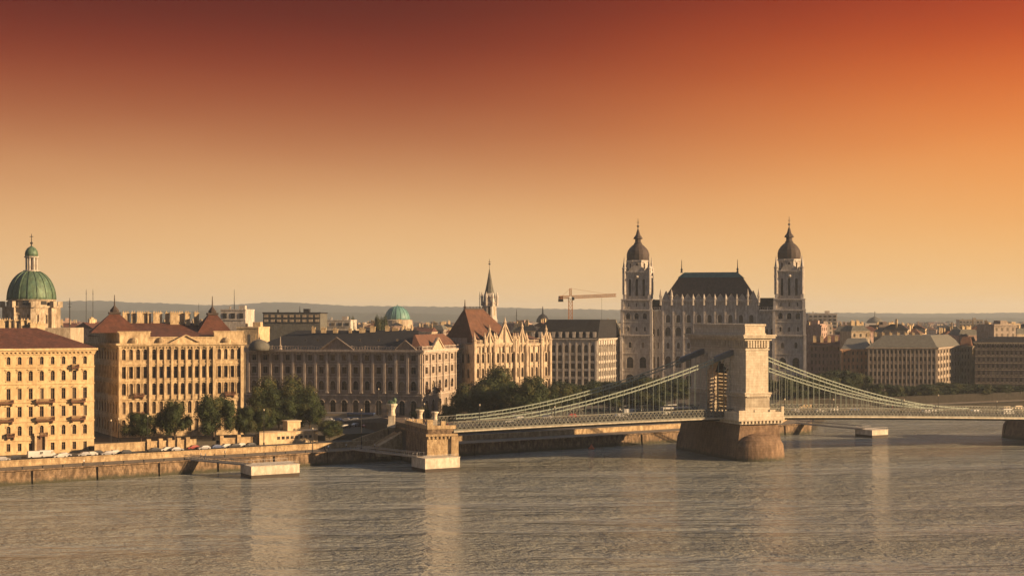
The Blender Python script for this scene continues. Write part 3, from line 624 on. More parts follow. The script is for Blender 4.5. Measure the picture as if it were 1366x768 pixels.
# ------------------------------------------------------------------ twin towered church
cl = PT(829, 818); AC = -11; cr_ = go(cl, AC, hit(cl, AC, 1079)); LW = math.dist(cl, cr_)
B = Bld('twin_tower_church', 'huge stone church with twin onion domed towers and a dark mansard roof with teal ridge', 'church', (*cl, 8))
ca, sa = math.cos(R(AC)), math.sin(R(AC))
def CP(u, v): return (cl[0]+u*ca-v*sa, cl[1]+u*sa+v*ca)
def zch(py): return HT(py, 803)
def tower(u0, w):
    t0 = 8; tiers = [(t0, zch(447), w), (zch(447), zch(413), w-.5), (zch(413), zch(399), w-1.2), (zch(399), zch(361), w-3.0)]
    cu = u0+w/2; cv = w/2
    for i, (z0, z1, ww) in enumerate(tiers):
        P = [CP(cu-ww/2, cv-ww/2), CP(cu+ww/2, cv-ww/2), CP(cu+ww/2, cv+ww/2), CP(cu-ww/2, cv+ww/2)]
        h = z1-z0
        if i == 0:
            s_ = [(12, .62, 9.5, .5, 1, 0), (10, .5, 6.6, 1.4, 1, 3), (h-22, .2, 3.4, (h-22)*.3, 1, 0)]; nb = 2
        elif i == 1: s_ = [(h*.52, .22, 2.6, 2.2, 1, 0), (h*.48, .5, 3.6, 1.6, 1, 3)]; nb = 3
        elif i == 2: s_ = [(h, .16, 2.2, 1.8, 1, 0)]; nb = 3
        else: s_ = [(h, .36, 10.0, 2.0, 1, 3)]; nb = 3
        for k in range(4):
            if k == 2: B.blank(P[2], P[3], z0, z1)
            else: B.facade(P[k], P[(k+1) % 4], z0, s_, nb, mg=1.2, sub=(k != 3))
            B.cornice(P[k], P[(k+1) % 4], z1, .9, .9, .8, dent=1.2)
        B.cap(P, z1)
        for k in range(4):
            q = P[k]; B.pil.box((q[0], q[1], z0+.3), (1.6, 1.6, h-1.0), R(AC))
            if i == 3:
                g = B.part('corner_pinnacle', CHST); g.lathe([(1.15, z0+3), (1.15, z1+1.5), (1.5, z1+1.8), (1.0, z1+2.4), (.5, z1+5.5), (.05, z1+9)], 8, q)
    C = CP(cu, cv); z0 = zch(361); z1 = zch(346); r = 6.3
    oc = [(C[0]+r*math.cos(R(AC+22.5+45*k)), C[1]+r*math.sin(R(AC+22.5+45*k))) for k in range(8)]
    for k in range(8): B.facade(oc[k], oc[(k+1) % 8], z0, [(z1-z0, .34, 3.6, 1.4, 1, 1)], 1, mg=.4)
    for k in range(8): B.cornice(oc[k], oc[(k+1) % 8], z1, .7, .8, .5)
    for k in (0, 2, 4, 6):
        a_ = R(AC+90*k/2*1+ -90); 
    for k in range(4):                                          # arched gable over each belfry face
        a_ = R(AC-90+90*k); q = (C[0]+(w-3)/2*math.cos(a_), C[1]+(w-3)/2*math.sin(a_)); tx = (-math.sin(a_), math.cos(a_))
        g = B.part('belfry_gable', CHST)
        vs = []; m = 10
        for o in (.5, -.6):
            for j in range(m+1):
                b2_ = math.pi*j/m; uu = 4.6*math.cos(b2_); zz = z0+.2+3.2*math.sin(b2_); vs.append((q[0]+tx[0]*uu+math.cos(a_)*o, q[1]+tx[1]*uu+math.sin(a_)*o, zz))
        g.add(vs, [tuple(range(m+1)), tuple(range(2*m+1, m, -1))]+[(j, m+1+j, m+2+j, j+1) for j in range(m)])
        g.lathe([(1.0, z0-3.6), (1.3, z0-3), (1.0, z0-2.4)], 10, (q[0]+math.cos(a_)*.2, q[1]+math.sin(a_)*.2))
    g = B.part('onion_dome', LEAD, False)
    pr = [(6.2, 346), (6.5, 344.5), (6.7, 341), (6.65, 337), (6.1, 332.5), (5.0, 328.5), (3.7, 325.5), (2.6, 323.4), (2.2, 322)]
    g.lathe([(r_, zch(p_)) for r_, p_ in pr], 16, C, R(AC+22.5/2))
    g = B.part('dome_lantern', LEAD); pr = [(2.1, 322), (2.5, 321.4), (1.8, 320.8), (1.7, 316.5), (2.7, 315.8), (2.7, 315), (2.4, 313.6), (1.4, 310.5), (.9, 306.5), (.5, 303)]
    g.lathe([(r_, zch(p_)) for r_, p_ in pr], 8, C, R(AC))
    g = B.part('finial', IRON); g.lathe([(.3, zch(303)), (.25, zch(300)), (.75, zch(299)), (.75, zch(298)), (.2, zch(297)), (.12, zch(288))], 8, C); g.box((C[0], C[1], zch(293.5)), (1.5, .2, .25))
TW = 17.5
tower(0, TW); tower(LW-TW-2.2, TW)
u0, u1 = TW+5.2, LW-TW-10.5                                       # nave block stands slightly forward
zn = zch(400)
st = [(12, .6, 8.5, 1, 1, 0), (10.5, .55, 6.9, 1.6, 1, 0), (8.2, .26, 3.6, 2.2, 1, 0), (7.6, .52, 5.4, 1.2, 1, 0), (0, None)]
hh = sum(s_[0] for s_ in st); st[-1] = (zn-8-hh, .4, min(4.6, (zn-8-hh)*.6), 1.4, 1, 3)
ps = [CP(u0, 1.5), CP(u1, 1.5), CP(u1, 45), CP(u0, 45)]
B.facade(ps[0], ps[1], 8, st, 9, mg=1.2, pil=(9, zn-.5, .8, .35), sub=True); B.facade(ps[1], ps[2], 8, st, 6, mg=1.5, sub=False); B.blank(ps[2], ps[3], 8, zn); B.blank(ps[3], ps[0], 8, zn); B.cap(ps, zn)
B.cornice(ps[0], ps[1], zn, 1.0, .9, dent=1.2)
for i in range(10):
    q = lerp(ps[0], ps[1], i/9); g = B.part('pinnacle', CHST); hgt = 4.5 if i in (0, 1, 8, 9) else 1.6; g.lathe([(.7, zn-3), (.7, zn+hgt*.4), (.95, zn+hgt*.45), (.08, zn+hgt+2)], 6, (q[0]-.1, q[1]-.6))
for i in range(9):
    q0_, q1_2 = lerp(ps[0], ps[1], (i+.15)/9), lerp(ps[0], ps[1], (i+.85)/9); pediment(B, q0_, q1_2, zn+.3, 3.2 if i not in (0, 8) else 5, .5, CHST)
ztop = zch(369)
pm_ = [CP(u0+1, 3), CP(u1-1, 3), CP(u1-1, 43), CP(u0+1, 43)]; tq = [CP(u0+9.5, 12), CP(u1-9.5, 12), CP(u1-9.5, 34), CP(u0+9.5, 34)]
B.roof(pm_, zn+.2, tq, ztop, LEAD, 0, 'mansard_roof')
B.roof(tq, ztop+.05, [CP(u0+12.5, 16), CP(u1-12.5, 16), CP(u1-12.5, 30), CP(u0+12.5, 30)], zch(361.5), TEAL, .6, 'copper_ridge')
for u in (u0+11, u1-12.5):
    q = CP(u, 16); B.finial(q[0], q[1], zch(362), 7.5, .8, IRON)
for (a0_, a1_, pt) in ((TW-.5, u0, 400), (u1, LW-TW-1.5, 398)):     # linking bays
    zl = zch(414); pl = [CP(a0_, 2.5), CP(a1_, 2.5), CP(a1_, 30), CP(a0_, 30)]; hl = zl-8
    s_ = [(12, .55, 8.5, 1, 1, 0), (10.5, .5, 6.5, 1.6, 1, 3), (8.2, .3, 3.6, 2.2, 1, 0), (hl-30.7, .5, 4.4, 1.2, 1, 3)]
    B.facade(pl[0], pl[1], 8, s_, 2 if a0_ < 40 else 3, mg=.3, sub=False); B.cap(pl, zl); B.cornice(pl[0], pl[1], zl, .8, .8, 0, dent=1.2); B.balustrade(pl[0], pl[1], zl+.3, 1.6, .9)
    B.roof(pl, zl+.5, [CP(a0_+.4, 8), CP(a1_-.4, 8), CP(a1_-.4, 22), CP(a0_+.4, 22)], zch(pt-1), SLATE, -.3, 'side_roof')
# portal block with big arch
P_ = [CP(LW*.40, -2), CP(LW*.60, -2), CP(LW*.60, 1.4), CP(LW*.40, 1.4)]
B.done(CHST, mat('church_trim', (.64, .60, .55), .88, (.54, .50, .46), .22, 1, .1, 2.5, dirt=.3))

# ------------------------------------------------------------------ right hand buildings
def block(name, label, px_c, D, ab, px_l, ar, px_r, ytop, nbl, nbr, rows, wm_, roofm, yridge, g0=8, w=.45, arch=0, pil=True, dep=None, hood=0, flat=False, subr=True, cat='building', tm=None):
    c = PT(px_c, D); lf = go(c, 180-ab, hit(c, 180-ab, px_l) if px_l else 30); rt = go(c, ar, hit(c, ar, px_r) if px_r else dep); bk = go(lf, ar, math.dist(c, rt)); pts = [lf, c, rt, bk]
    B = Bld(name, label, cat, (*c, g0)); zc = HT(ytop, D); h = (zc-g0)/rows
    st = [(h, w, h*.56, h*.24, arch, hood)]*rows
    P_ = (g0+h, zc-.6, .5, .4) if pil else None
    B.facade(lf, c, g0, st, nbl, mg=.8, pil=P_); B.facade(c, rt, g0, st, nbr, mg=.8, pil=P_, sub=subr); B.blank(rt, bk, g0, zc); B.blank(bk, lf, g0, zc); B.cap(pts, zc)
    for e_ in ((lf, c), (c, rt)): B.cornice(*e_, zc, .9, .8, dent=1.4)
    if not flat:
        ax = 0 if math.dist(lf, c) > math.dist(c, rt) else 1
        B.roof(pts, zc+.35, inset(pts, .68) if ax else ridge_top(pts, 0, .16), HT(yridge, D+(12 if ax else math.dist(c, rt)/2*.5)), roofm, .4)
    return B, pts, zc
ORNG = mat('orange_stucco', (.50, .30, .18), .85, (.38, .22, .13), .25, 1, .3, 2, dirt=.4); PINK = mat('pink_stucco', (.46, .33, .28), .85, (.34, .24, .20), .25, 1, dirt=.4)
BROWNB = mat('brown_render', (.15, .125, .115), .85, (.11, .09, .085), .3, 1, dirt=.3); PALE = mat('pale_stone', (.50, .42, .31), .85, (.38, .31, .23), .3, 1, dirt=.4)
B, p, zc = block('corner_palace', 'pink grey town house with bright red roof right of the church tower', 1128, 880, 8, 1079, 75, 1134, 461, 9, 5, 6, PINK, REDT, 448, w=.4)
for i in range(4): q = lerp(p[0], p[1], .2+i*.2); B.chimney(q[0], q[1]+5, zc+2, 2, 1.2, 3.5, 0, CREAM2)
B.done(PINK)
B, p, zc = block('orange_townhouse', 'orange stucco house end adjoining the long grey slate roofed palace', 1160, 812, -6, 1122, 75, 1165, 466, 6, 4, 6, ORNG, SLATEG, 452, w=.42)
B.done(ORNG)
B, p, zc = block('slate_roof_palace', 'long shaded palace with pale grey slate hipped roof and many window rows on the right', 1250, 800, 6, 1157, 62, 1284, 464, 16, 9, 6, GREYST, SLATEG, 447, w=.45, hood=1)
for i in range(8): q = lerp(p[0], p[1], .1+i*.11); B.chimney(q[0], q[1]+14, HT(449, 815), 1.4, 1.2, 2.0, 0)
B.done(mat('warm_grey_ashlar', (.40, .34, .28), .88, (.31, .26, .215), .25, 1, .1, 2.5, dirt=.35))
B, p, zc = block('pale_corner_house', 'narrow pale house with low tent roof between slate palace and brown block', 1296, 860, 6, 1280, 58, 1303, 462, 3, 5, 6, PALE, BRNT, 449, w=.4); B.done(PALE)
B, p, zc = block('brown_office_block', 'dark brown modern block with scattered pale windows at the right edge', 1301, 830, 108, None, -10, 1430, 457, 6, 20, 7, BROWNB, SLATE, 449, w=.5, pil=False, g0=8)
B.done(BROWNB, PALE)

# ------------------------------------------------------------------ green domed basilica
x, y = PT(42, 700); B = Bld('domed_basilica', 'basilica with big green copper dome, columned lantern and stone drum behind the red roof', 'church', (x, y, 8))
def zb(py): return HT(py, 700)
k = 700/F
oc = [(x+12.4*math.cos(R(22.5+45*j)), y+12.4*math.sin(R(22.5+45*j))) for j in range(8)]
for j in range(8):
    B.facade(oc[j], oc[(j+1) % 8], zb(440), [(zb(409)-zb(440), .22, 4.4, 3.2, 1, 1)], 2, mg=.3); B.cornice(oc[j], oc[(j+1) % 8], zb(409), .9, .9, .5)
    q = oc[j]; B.pil.box((q[0], q[1], zb(438)), (2.6, 2.6, zb(410)-zb(438)), R(22.5+45*j)); B.pil.box((q[0]+1.2*math.cos(R(22.5+45*j)), q[1]+1.2*math.sin(R(22.5+45*j)), zb(410)), (2.4, 2.4, 3), R(22.5+45*j))
B.wall.box((x, y, 8), (44, 40, zb(437)-8), R(8)); B.wall.lathe([(11.2, zb(410)), (11.2, zb(401)), (12.0, zb(400.5)), (12.0, zb(399.5))], 24, (x, y))
for j in range(8):
    a_ = R(45*j-90+5); g = B.part('window', GLASS); g.box((x+11.15*math.cos(a_), y+11.15*math.sin(a_), zb(406.5)), (.3, 3.0, 1.8), a_)
g = B.part('dome', COPPER, True); R0 = 11.6; zd0 = zb(400); hd = zb(361)-zd0
g.lathe([(R0*math.cos(t_*math.pi/2*.88)**.92, zd0+hd*math.sin(t_*math.pi/2*.88)/math.sin(math.pi/2*.88)) for t_ in [i/14 for i in range(15)]], 48, (x, y))
g = B.part('dome_ribs', COPPER)
for j in range(16):
    a_ = R(22.5*j+11)
    prev = None
    for i in range(13):
        t_ = i/12; r_ = R0*math.cos(t_*math.pi/2*.88)**.92+.12; q = (x+r_*math.cos(a_), y+r_*math.sin(a_), zd0+hd*math.sin(t_*math.pi/2*.88)/math.sin(math.pi/2*.88))
        if prev: g.bar(prev, q, .55, .4)
        prev = q
for j in range(8):
    a_ = R(45*j-90+22); r_ = 8.0; g = B.part('dome_window', IRON); g.lathe([(1.0, zb(377)), (1.0, zb(374)), (.3, zb(373))], 10, (x+r_*math.cos(a_), y+r_*math.sin(a_)))
g = B.part('lantern', CHST); g.lathe([(3.7, zb(362.5)), (3.9, zb(362)), (3.9, zb(360.5)), (1.6, zb(360)), (1.6, zb(344.5)), (3.2, zb(344)), (3.5, zb(343)), (3.5, zb(342))], 16, (x, y))
for j in range(8):
    a_ = R(45*j); g.lathe([(.45, zb(360.5)), (.45, zb(344))], 8, (x+2.6*math.cos(a_), y+2.6*math.sin(a_)))
g = B.part('cupola', COPPER, True); g.lathe([(3.0, zb(342)), (3.2, zb(339)), (2.9, zb(335)), (2.0, zb(331)), (.8, zb(329)), (.3, zb(328))], 20, (x, y))
g = B.part('cross', IRON); g.lathe([(.4, zb(329)), (.25, zb(326)), (.7, zb(325)), (.7, zb(323.5)), (.2, zb(322.5)), (.15, zb(312))], 8, (x, y)); g.box((x, y, zb(316)), (1.8, .25, .3))
B.done(PALE)
# turquoise dome far away
x, y = PT(530, 1300); B = Bld('turquoise_dome', 'far turquoise dome on a low drum showing over the black slate roof', 'church', (x, y, 8))
def zq(py): return HT(py, 1300)
B.wall.lathe([(14, 8), (14, zq(427)), (12, zq(426))], 24, (x, y))
g = B.part('dome', TURQ, True); g.lathe([(11.6*math.cos(t_*math.pi/2*.97), zq(426.5)+(zq(408)-zq(426.5))*math.sin(t_*math.pi/2*.97)) for t_ in [i/10 for i in range(11)]], 32, (x, y)); g.lathe([(.6, zq(409)), (.2, zq(405.5))], 6, (x, y))
g = B.part('dome_ribs', TURQ)
for j in range(16):
    prev = None
    for i in range(9):
        t_ = i/8*.97; q = (x+11.7*math.cos(t_*math.pi/2)*math.cos(R(22.5*j)), y+11.7*math.cos(t_*math.pi/2)*math.sin(R(22.5*j)), zq(426.5)+(zq(408)-zq(426.5))*math.sin(t_*math.pi/2))
        if prev: g.bar(prev, q, .5, .4)
        prev = q
B.done(PALE)
# ------------------------------------------------------------------ city skyline behind
SK = []                                                        # (px, D, w, d, ytop, kind)
rd = random.Random(11)
def sky_house(px, D, w, d, z1, kind, wi, group, label, ang):
    x, y = PT(px, D); wmat = (PALE, CREAM2, PINK, GREYST, BROWNB)[wi]; rm = {'red gabled': REDT, 'brown hipped': BRNT, 'slate hipped': SLATE, 'flat': CHST, 'grey mansard': SLATEG}[kind]
    B = Bld('town_house', label, 'house', (x, y, 8), group)
    c_, s_ = math.cos(ang), math.sin(ang)
    P = [(x+a*c_-b_*s_, y+a*s_+b_*c_) for a, b_ in ((-w/2, -d/2), (w/2, -d/2), (w/2, d/2), (-w/2, d/2))]
    rh = 0 if kind == 'flat' else min(d, w)*.28; ze = z1-rh
    B.wall.prism(P, 8, ze)
    nb = max(2, int(w/3.6)); nbs = max(2, int(d/3.8))
    for (p0, p1, nn) in ((P[0], P[1], nb), (P[1], P[2], nbs)):
        v = Vector(p1)-Vector(p0); an = math.atan2(v.y, v.x); g = B.part('window_rows', GLASS)
        for rr_ in range(3):
            z = ze-3.4-rr_*3.6
            for i in range(nn):
                q = lerp(p0, p1, (i+.5)/nn); g.box((q[0], q[1], z), (1.3, .16, 2.0), an)
        B.cornice(p0, p1, ze, .5, .6, .3)
    if kind == 'flat':
        B.trim.box((x, y, ze), (w*.9, d*.9, .8), ang); B.trim.box((x+w*.15, y, ze+.8), (w*.3, d*.4, 2.2), ang)
    elif kind == 'red gabled': B.roof(P, ze+.2, ridge_top(P, 0, .0), z1, rm, .5)
    elif kind == 'grey mansard': B.roof(P, ze+.2, inset(P, .62), z1, rm, .3)
    else: B.roof(P, ze+.2, ridge_top(P, 0 if w > d else 1, .28), z1, rm, .5)
    for i in range(rd.choice((2, 3, 4))):
        u = rd.uniform(-.42, .42)*w; B.chimney(x+u*c_, y+u*s_-d*.1, ze+rh*.3, rd.uniform(.8, 2.4), 1, rh*.8+rd.uniform(1, 2.4), ang, CREAM2)
    B.done(wmat)
SECT = [(-20, 20, 'left of the green dome'), (60, 150, 'between green dome and first turret'), (160, 300, 'behind the turreted palace'), (300, 345, 'right of the second turret'), (345, 440, 'behind the left black slate roof'),
        (440, 560, 'left of the turquoise dome'), (560, 600, 'right of the turquoise dome'), (665, 735, 'right of the gothic spire'), (735, 830, 'under the tower crane'), (1080, 1160, 'right of the church'), (1160, 1260, 'over the grey slate roof'), (1260, 1400, 'over the brown block')]
WN = ['pale', 'ochre', 'pinkish', 'grey', 'brown']; KN = ['red gabled', 'brown hipped', 'slate hipped', 'flat', 'grey mansard']
for (a, b_, where) in SECT:
    items = []
    nn = max(2, int((b_-a)/5.5))
    for i in range(nn):
        px = a+(b_-a)*(i+rd.uniform(.2, .8))/nn; D = rd.choice((900, 1000, 1150, 1350, 1600, 1950, 2400))*rd.uniform(.96, 1.05)
        if 300 < px < 660 and D < 1050: D += 300
        yt = rd.uniform(429, 439)+ (3 if px > 1080 else 0); items.append((px, D, yt))
    items.sort(); cnt = {}
    for px, D, yt in items:
        wi = rd.choice((0, 0, 1, 1, 2, 3, 4)); kd = rd.choice(KN); w = rd.uniform(9, 17)*max(1, D/1100); d = rd.uniform(12, 18)*max(1, D/1500)
        key = (WN[wi], kd); cnt[key] = cnt.get(key, 0)+1
        lab = f'{WN[wi]} far house with {kd} roof {where}'
        if sum(1 for _ in ()) == 0: lab = f'{WN[wi]} far {kd}-roofed house {where}, {ORD[items.index((px, D, yt)) % 20]} from left' + ('' if items.index((px, D, yt)) < 20 else ' after the twentieth')
        sky_house(px, D, w, d, HT(yt, D), kd, wi, 'far rooftops of the city', lab, R(rd.choice((-12, 15, 20, 60, 70))))
# distant low roofs as one uncountable mass toward the horizon
g = MB(); rd2 = random.Random(5)
for i in range(2600):
    D = rd2.uniform(1500, 5200); px = rd2.uniform(-60, 1430); x, y = PT(px, D); h = rd2.uniform(16, 34)*(1+.1*(D > 3000)); w = rd2.uniform(12, 30); d = rd2.uniform(12, 26); an = R(rd2.choice((-12, 15, 70)))
    mi = rd2.choice((0, 0, 1, 2)); g.box((x, y, 8), (w, d, h-8), an, mi); g.box((x, y, h), (w*.98, d*.98, rd2.uniform(2, 6)), an, rd2.choice((3, 3, 4, 5)), top=rd2.choice((.3, .6, .95)))
    if i % 3 == 0: g.box((x+w*.2, y, h), (1.5, 1.5, rd2.uniform(4, 8)), an, 0)
tag(g.build('distant_city', [PALE, CREAM2, GREYST, REDT, SLATE, BRNT]), kind='stuff')
# big modern slabs
def slab(name, label, px0, px1, D, y0, y1, m, bands=2, win=GLASS, ang=-6):
    px = (px0+px1)/2; w = (px1-px0)/F*D; x, y = PT(px, D); z0 = 8; z1 = HT(y0, D); zl = HT(y1, D)
    B = Bld(name, label, 'building', (x, y, 8)); B.wall.box((x, y+10, z0), (w, 20, z1-z0), R(ang)); B.trim.box((x, y+10, z1), (w*1.02, 20.5, .8), R(ang))
    hb = (z1-zl)/(bands+.3)
    for b_ in range(bands):
        z = z1-hb*(b_+.85); k = int(w/4.2)
        for i in range(k):
            u = -w/2+w*(i+.5)/k; ca_, sa_ = math.cos(R(ang)), math.sin(R(ang)); g = B.part('window', win); g.box((x+u*ca_+10.1*sa_, y+10+u*sa_-10.1*ca_, z), (2.6, .3, hb*.55), R(ang))
        B.trim.box((x+10.1*math.sin(R(ang)), y+10-10.1*math.cos(R(ang)), z-hb*.2), (w, .6, .5), R(ang))
    B.trim.box((x+w*.2, y+10, z1+.8), (4, 4, 2.4), R(ang)); B.trim.box((x-w*.3, y+10, z1+.8), (1, 1, 1.8), R(ang))
    return B
B = slab('grey_plant_block', 'blank grey boxy roof block with a tall mast beyond the second turret', 296, 330, 900, 414, 430, CHST, 1); x, y = PT(312.5, 905); g = B.part('mast', IRON); g.lathe([(.3, HT(414, 905)), (.1, HT(386, 905))], 6, (x, y)); B.done(CHST)
B = slab('glass_office', 'long low modern office with dark flat roof and a lit window band', 352, 430, 950, 418, 432, PALE, 2, PALE); B.done(SLATEG, SLATE)
B = slab('terrace_block', 'low grey block with brick side right of the long modern office', 432, 470, 980, 428, 438, PALE, 1); B.done(CHST)
B = slab('tall_grey_slab', 'small grey high rise just right of the church tower', 1080, 1118, 1300, 419, 440, CHST, 4); B.done(CHST)
B = slab('white_tower_block', 'pale boxy tower block on the far right skyline', 1281, 1312, 1900, 427, 437, PALE, 2); B.done(PALE)
B = slab('brick_gable_block', 'tan blank walled block between the turreted and the columned palace', 318, 348, 700, 438, 470, CREAM2, 1, CREAM2); B.done(CREAM2)
# domed hill building at right
x, y = PT(1167, 2000); B = Bld('domed_museum', 'far domed museum with pointed top on the right skyline', 'building', (x, y, 8)); B.wall.box((x, y, 8), (60, 30, HT(436, 2000)-8)); B.wall.box((x, y, 8), (34, 26, HT(431, 2000)-8))
g = B.part('dome', SLATEG, True); z = HT(432, 2000); g.lathe([(12, z), (11, z+4), (7, z+8), (2, z+10), (.6, z+11), (.4, z+18)], 20, (x, y)); B.done(CHST)
x, y = PT(724, 1500); B = Bld('small_domed_house', 'far house with small dark dome on the skyline right of the spire', 'building', (x, y, 8)); B.wall.box((x, y, 8), (36, 26, HT(430, 1500)-8)); z = HT(431, 1500); g = B.part('dome', SLATE, True); g.lathe([(7, z), (6.5, z+4), (4, z+8), (1, z+10), (.3, z+18)], 16, (x, y)); B.done(CHST)
for px, D, y0, y1, lb in ((115, 1500, 385, 425, 'left of two thin far masts beyond the first turret'), (124, 1500, 385, 425, 'right of two thin far masts beyond the first turret'), (640, 1200, 389, 425, 'thin mast left of the gothic spire'),
                          (689, 1300, 412, 432, 'thin mast right of the gothic spire'), (265, 2200, 404, 425, 'tiny mast on the hill behind the turreted palace'), (400, 960, 408, 420, 'mast on the long modern office roof'), (1194, 1700, 428, 445, 'short mast on the right skyline'), (93, 900, 397, 425, 'antenna with crossbars right of the green dome')):
    x, y = PT(px, D); g = MB(); z0, z1 = 8, HT(y0, D); g.lathe([(.45, z0), (.3, z1-3), (.1, z1)], 6, (x, y)); g.box((x, y, z1-4), (3 if px in (93,) else 1.2, .2, .2)); g.box((x, y, z1-6), (1.6, .3, .3)); tag(g.build('radio_mast', IRON), lb, 'mast', 'masts on the skyline')
# tower crane
D = 900; x, y = PT(761, D); s_ = D/F
cr_o = thing('tower_crane', 'orange tower crane with long jib and grey counterweight above the city roofs', 'crane', (x, y, 8))
def lattice(mb, a, b_, w, n_, t_=.16):
    a = Vector(a); b_ = Vector(b_); d = (b_-a); u = Vector((0, 1, 0)) if abs(d.normalized().z) > .5 else Vector((0, 1, 0)); q = d.normalized().cross(u).normalized()
    cs = [u*w/2+q*w/2, u*w/2-q*w/2, -u*w/2-q*w/2, -u*w/2+q*w/2]
    for c_ in cs: mb.bar(a+c_, b_+c_, t_*1.6)
    for i in range(n_):
        p0 = a+d*(i/n_); p1 = a+d*((i+1)/n_)
        for j in range(4):
            mb.bar(p0+cs[j], p1+cs[(j+1) % 4], t_); mb.bar(p0+cs[j], p0+cs[(j+1) % 4], t_)
g = MB(); zt_ = HT(397, D)-8; lattice(g, (0, 0, 0), (0, 0, zt_), 2.4, 22, .22); g.build('mast', CRANEM, cr_o)
g = MB(); lattice(g, (1, 0, zt_+.4), ((822-761)*s_, 0, zt_+1.6), 1.7, 22, .2); g.build('jib', CRANEM, cr_o)
g = MB(); lattice(g, (-1, 0, zt_+.4), (-(761-746)*s_, 0, zt_+.2), 1.6, 5, .2); g.build('counter_jib', CRANEM, cr_o)
g = MB(); g.box((-(761-748)*s_, 0, zt_-2.6), (3.4, 2, 3.6), 0, 0, .8); g.build('counterweight', IRON, cr_o)
g = MB(); lattice(g, (0, 0, zt_+1), (0, 0, zt_+6), 1.2, 3, .18); g.bar((0, 0, zt_+6), (26, 0, zt_+1.9), .12); g.bar((0, 0, zt_+6), (-6, 0, zt_+.6), .12); g.build('tower_head', CRANEM, cr_o)
g = MB(); g.box((1.6, -1.2, zt_-1.6), (1.6, 1.6, 2.0)); g.build('cab', IRON, cr_o)
g = MB(); g.bar((20, 0, zt_+.6), (20, 0, zt_-14), .12); g.box((20, 0, zt_-15), (.6, .6, 1.2)); g.build('hook', IRON, cr_o)

# ------------------------------------------------------------------ bridge
PH = 20.0; u_ = Vector((math.cos(R(PH)), math.sin(R(PH)))); v_ = Vector((-u_.y, u_.x)); P1 = Vector((80, 520))
def BXY(t_, o=0): q = P1+u_*t_+v_*o; return (q.x, q.y)
def tpx(px, o=0):
    k = (px-683)/F; q = P1+v_*o; return (k*q.y-q.x)/(u_.x-k*u_.y)
TL = tpx(604, -12); TR = tpx(1620, -12)
def dz(t_):                                                     # top of the deck
    if t_ < 0: f = t_/TL; return 15.4-2.1*f**1.5
    f = t_/tpx(1366, -12); return 15.4-3.4*f**1.3 if f > 0 else 15.4
br = thing('suspension_bridge', 'stone and iron chain suspension bridge crossing the river with lattice railings', 'bridge', (*BXY(0), 0))
T0 = Matrix.Translation(-Vector((*BXY(0), 0)))
def bp(): g = MB(); g.T = T0; return g
BW = 12.5
g = bp(); n_ = 60
def deckstrip(g, o0, o1, za, zb_, mi=0):
    vs = []; fs = []
    for i in range(n_+1):
        t_ = TL+(TR-TL)*i/n_; z = dz(t_)
        vs += [(*BXY(t_, o0), z+za), (*BXY(t_, o1), z+za), (*BXY(t_, o1), z+zb_), (*BXY(t_, o0), z+zb_)]
    for i in range(n_):
        a = i*4; c_ = a+4
        for j in range(4): k2 = (j+1) % 4; fs.append((a+j, c_+j, c_+k2, a+k2))
    fs += [(0, 1, 2, 3), (n_*4+3, n_*4+2, n_*4+1, n_*4)]
    g.add(vs, fs, mi)
deckstrip(g, -BW, BW, -.9, 0); g.build('deck', ASPH, br)
GIRDL = mat('girder_pale', (.50, .47, .38), .6, (.40, .37, .30), .8, dirt=.25)
for s_ in (-1, 1):
    g = bp(); deckstrip(g, s_*(BW+.25), s_*(BW+.85), -1.25, -.75); g.build('fascia_beam', GIRDL, br)
    g = bp(); deckstrip(g, s_*(BW+.1), s_*(BW+.5), -.7, -.25); deckstrip(g, s_*(BW+.1), s_*(BW+.5), 2.1, 2.4)
    step = 1.5; k = int((TR-TL)/step)
    for i in range(k):
        t0, t1 = TL+i*step, TL+(i+1)*step; o = s_*(BW+.3)
        if abs((t0+t1)/2) < 6: continue
        g.bar((*BXY(t0, o), dz(t0)-.3), (*BXY(t1, o), dz(t1)+2.2), .16, .2); g.bar((*BXY(t0, o), dz(t0)+2.2), (*BXY(t1, o), dz(t1)-.3), .16, .2); g.bar((*BXY(t0, o), dz(t0)-.3), (*BXY(t0, o), dz(t0)+2.2), .22, .22)
    g.build('railing', GIRD, br)
    g = bp(); deckstrip(g, s_*(BW-2.6), s_*(BW-.1), -.0, .18); g.build('sidewalk', PAVE, br)
    g = bp(); deckstrip(g, s_*(BW-3.6), s_*(BW-3.3), -2.2, -.9); deckstrip(g, s_*4, s_*4.3, -2.2, -.9); g.build('girder', IRON, br)
# chains and hangers
CO = 11.2; ZT = 38.2; tLow = tpx(636, -CO); tLowR = tpx(1292, -CO)
def cz(t_):
    lo = tLow if t_ < 0 else tLowR; z0 = dz(lo)+2.6; f = min(max((t_-lo)/((-4.5 if t_ < 0 else 4.5)-lo), 0), 1); return z0+(ZT-z0)*f**1.62
for s_ in (-1, 1):
    for side in (-1, 1):
        lo, hi = (tLow, -4.4) if side < 0 else (4.4, tLowR)
        g = bp(); seg = 34; o = s_*CO
        for i in range(seg):
            t0 = lo+(hi-lo)*i/seg; t1 = lo+(hi-lo)*(i+1)/seg
            for dz_ in (0, -1.25):
                g.bar((*BXY(t0, o), cz(t0)+dz_), (*BXY(t1, o), cz(t1)+dz_), .26, .38)
                g.box((*BXY(t0, o), cz(t0)+dz_-.35), (.42, .45, .55), R(PH))
            tm_ = (t0+t1)/2; g.bar((*BXY(tm_, o), cz(tm_)-1.25), (*BXY(tm_, o), cz(tm_)), .16); g.bar((*BXY(t0, o), cz(t0)-1.25), (*BXY(t0, o), cz(t0)), .2)
        g.build('chain', CHAIN, br)
hang = []
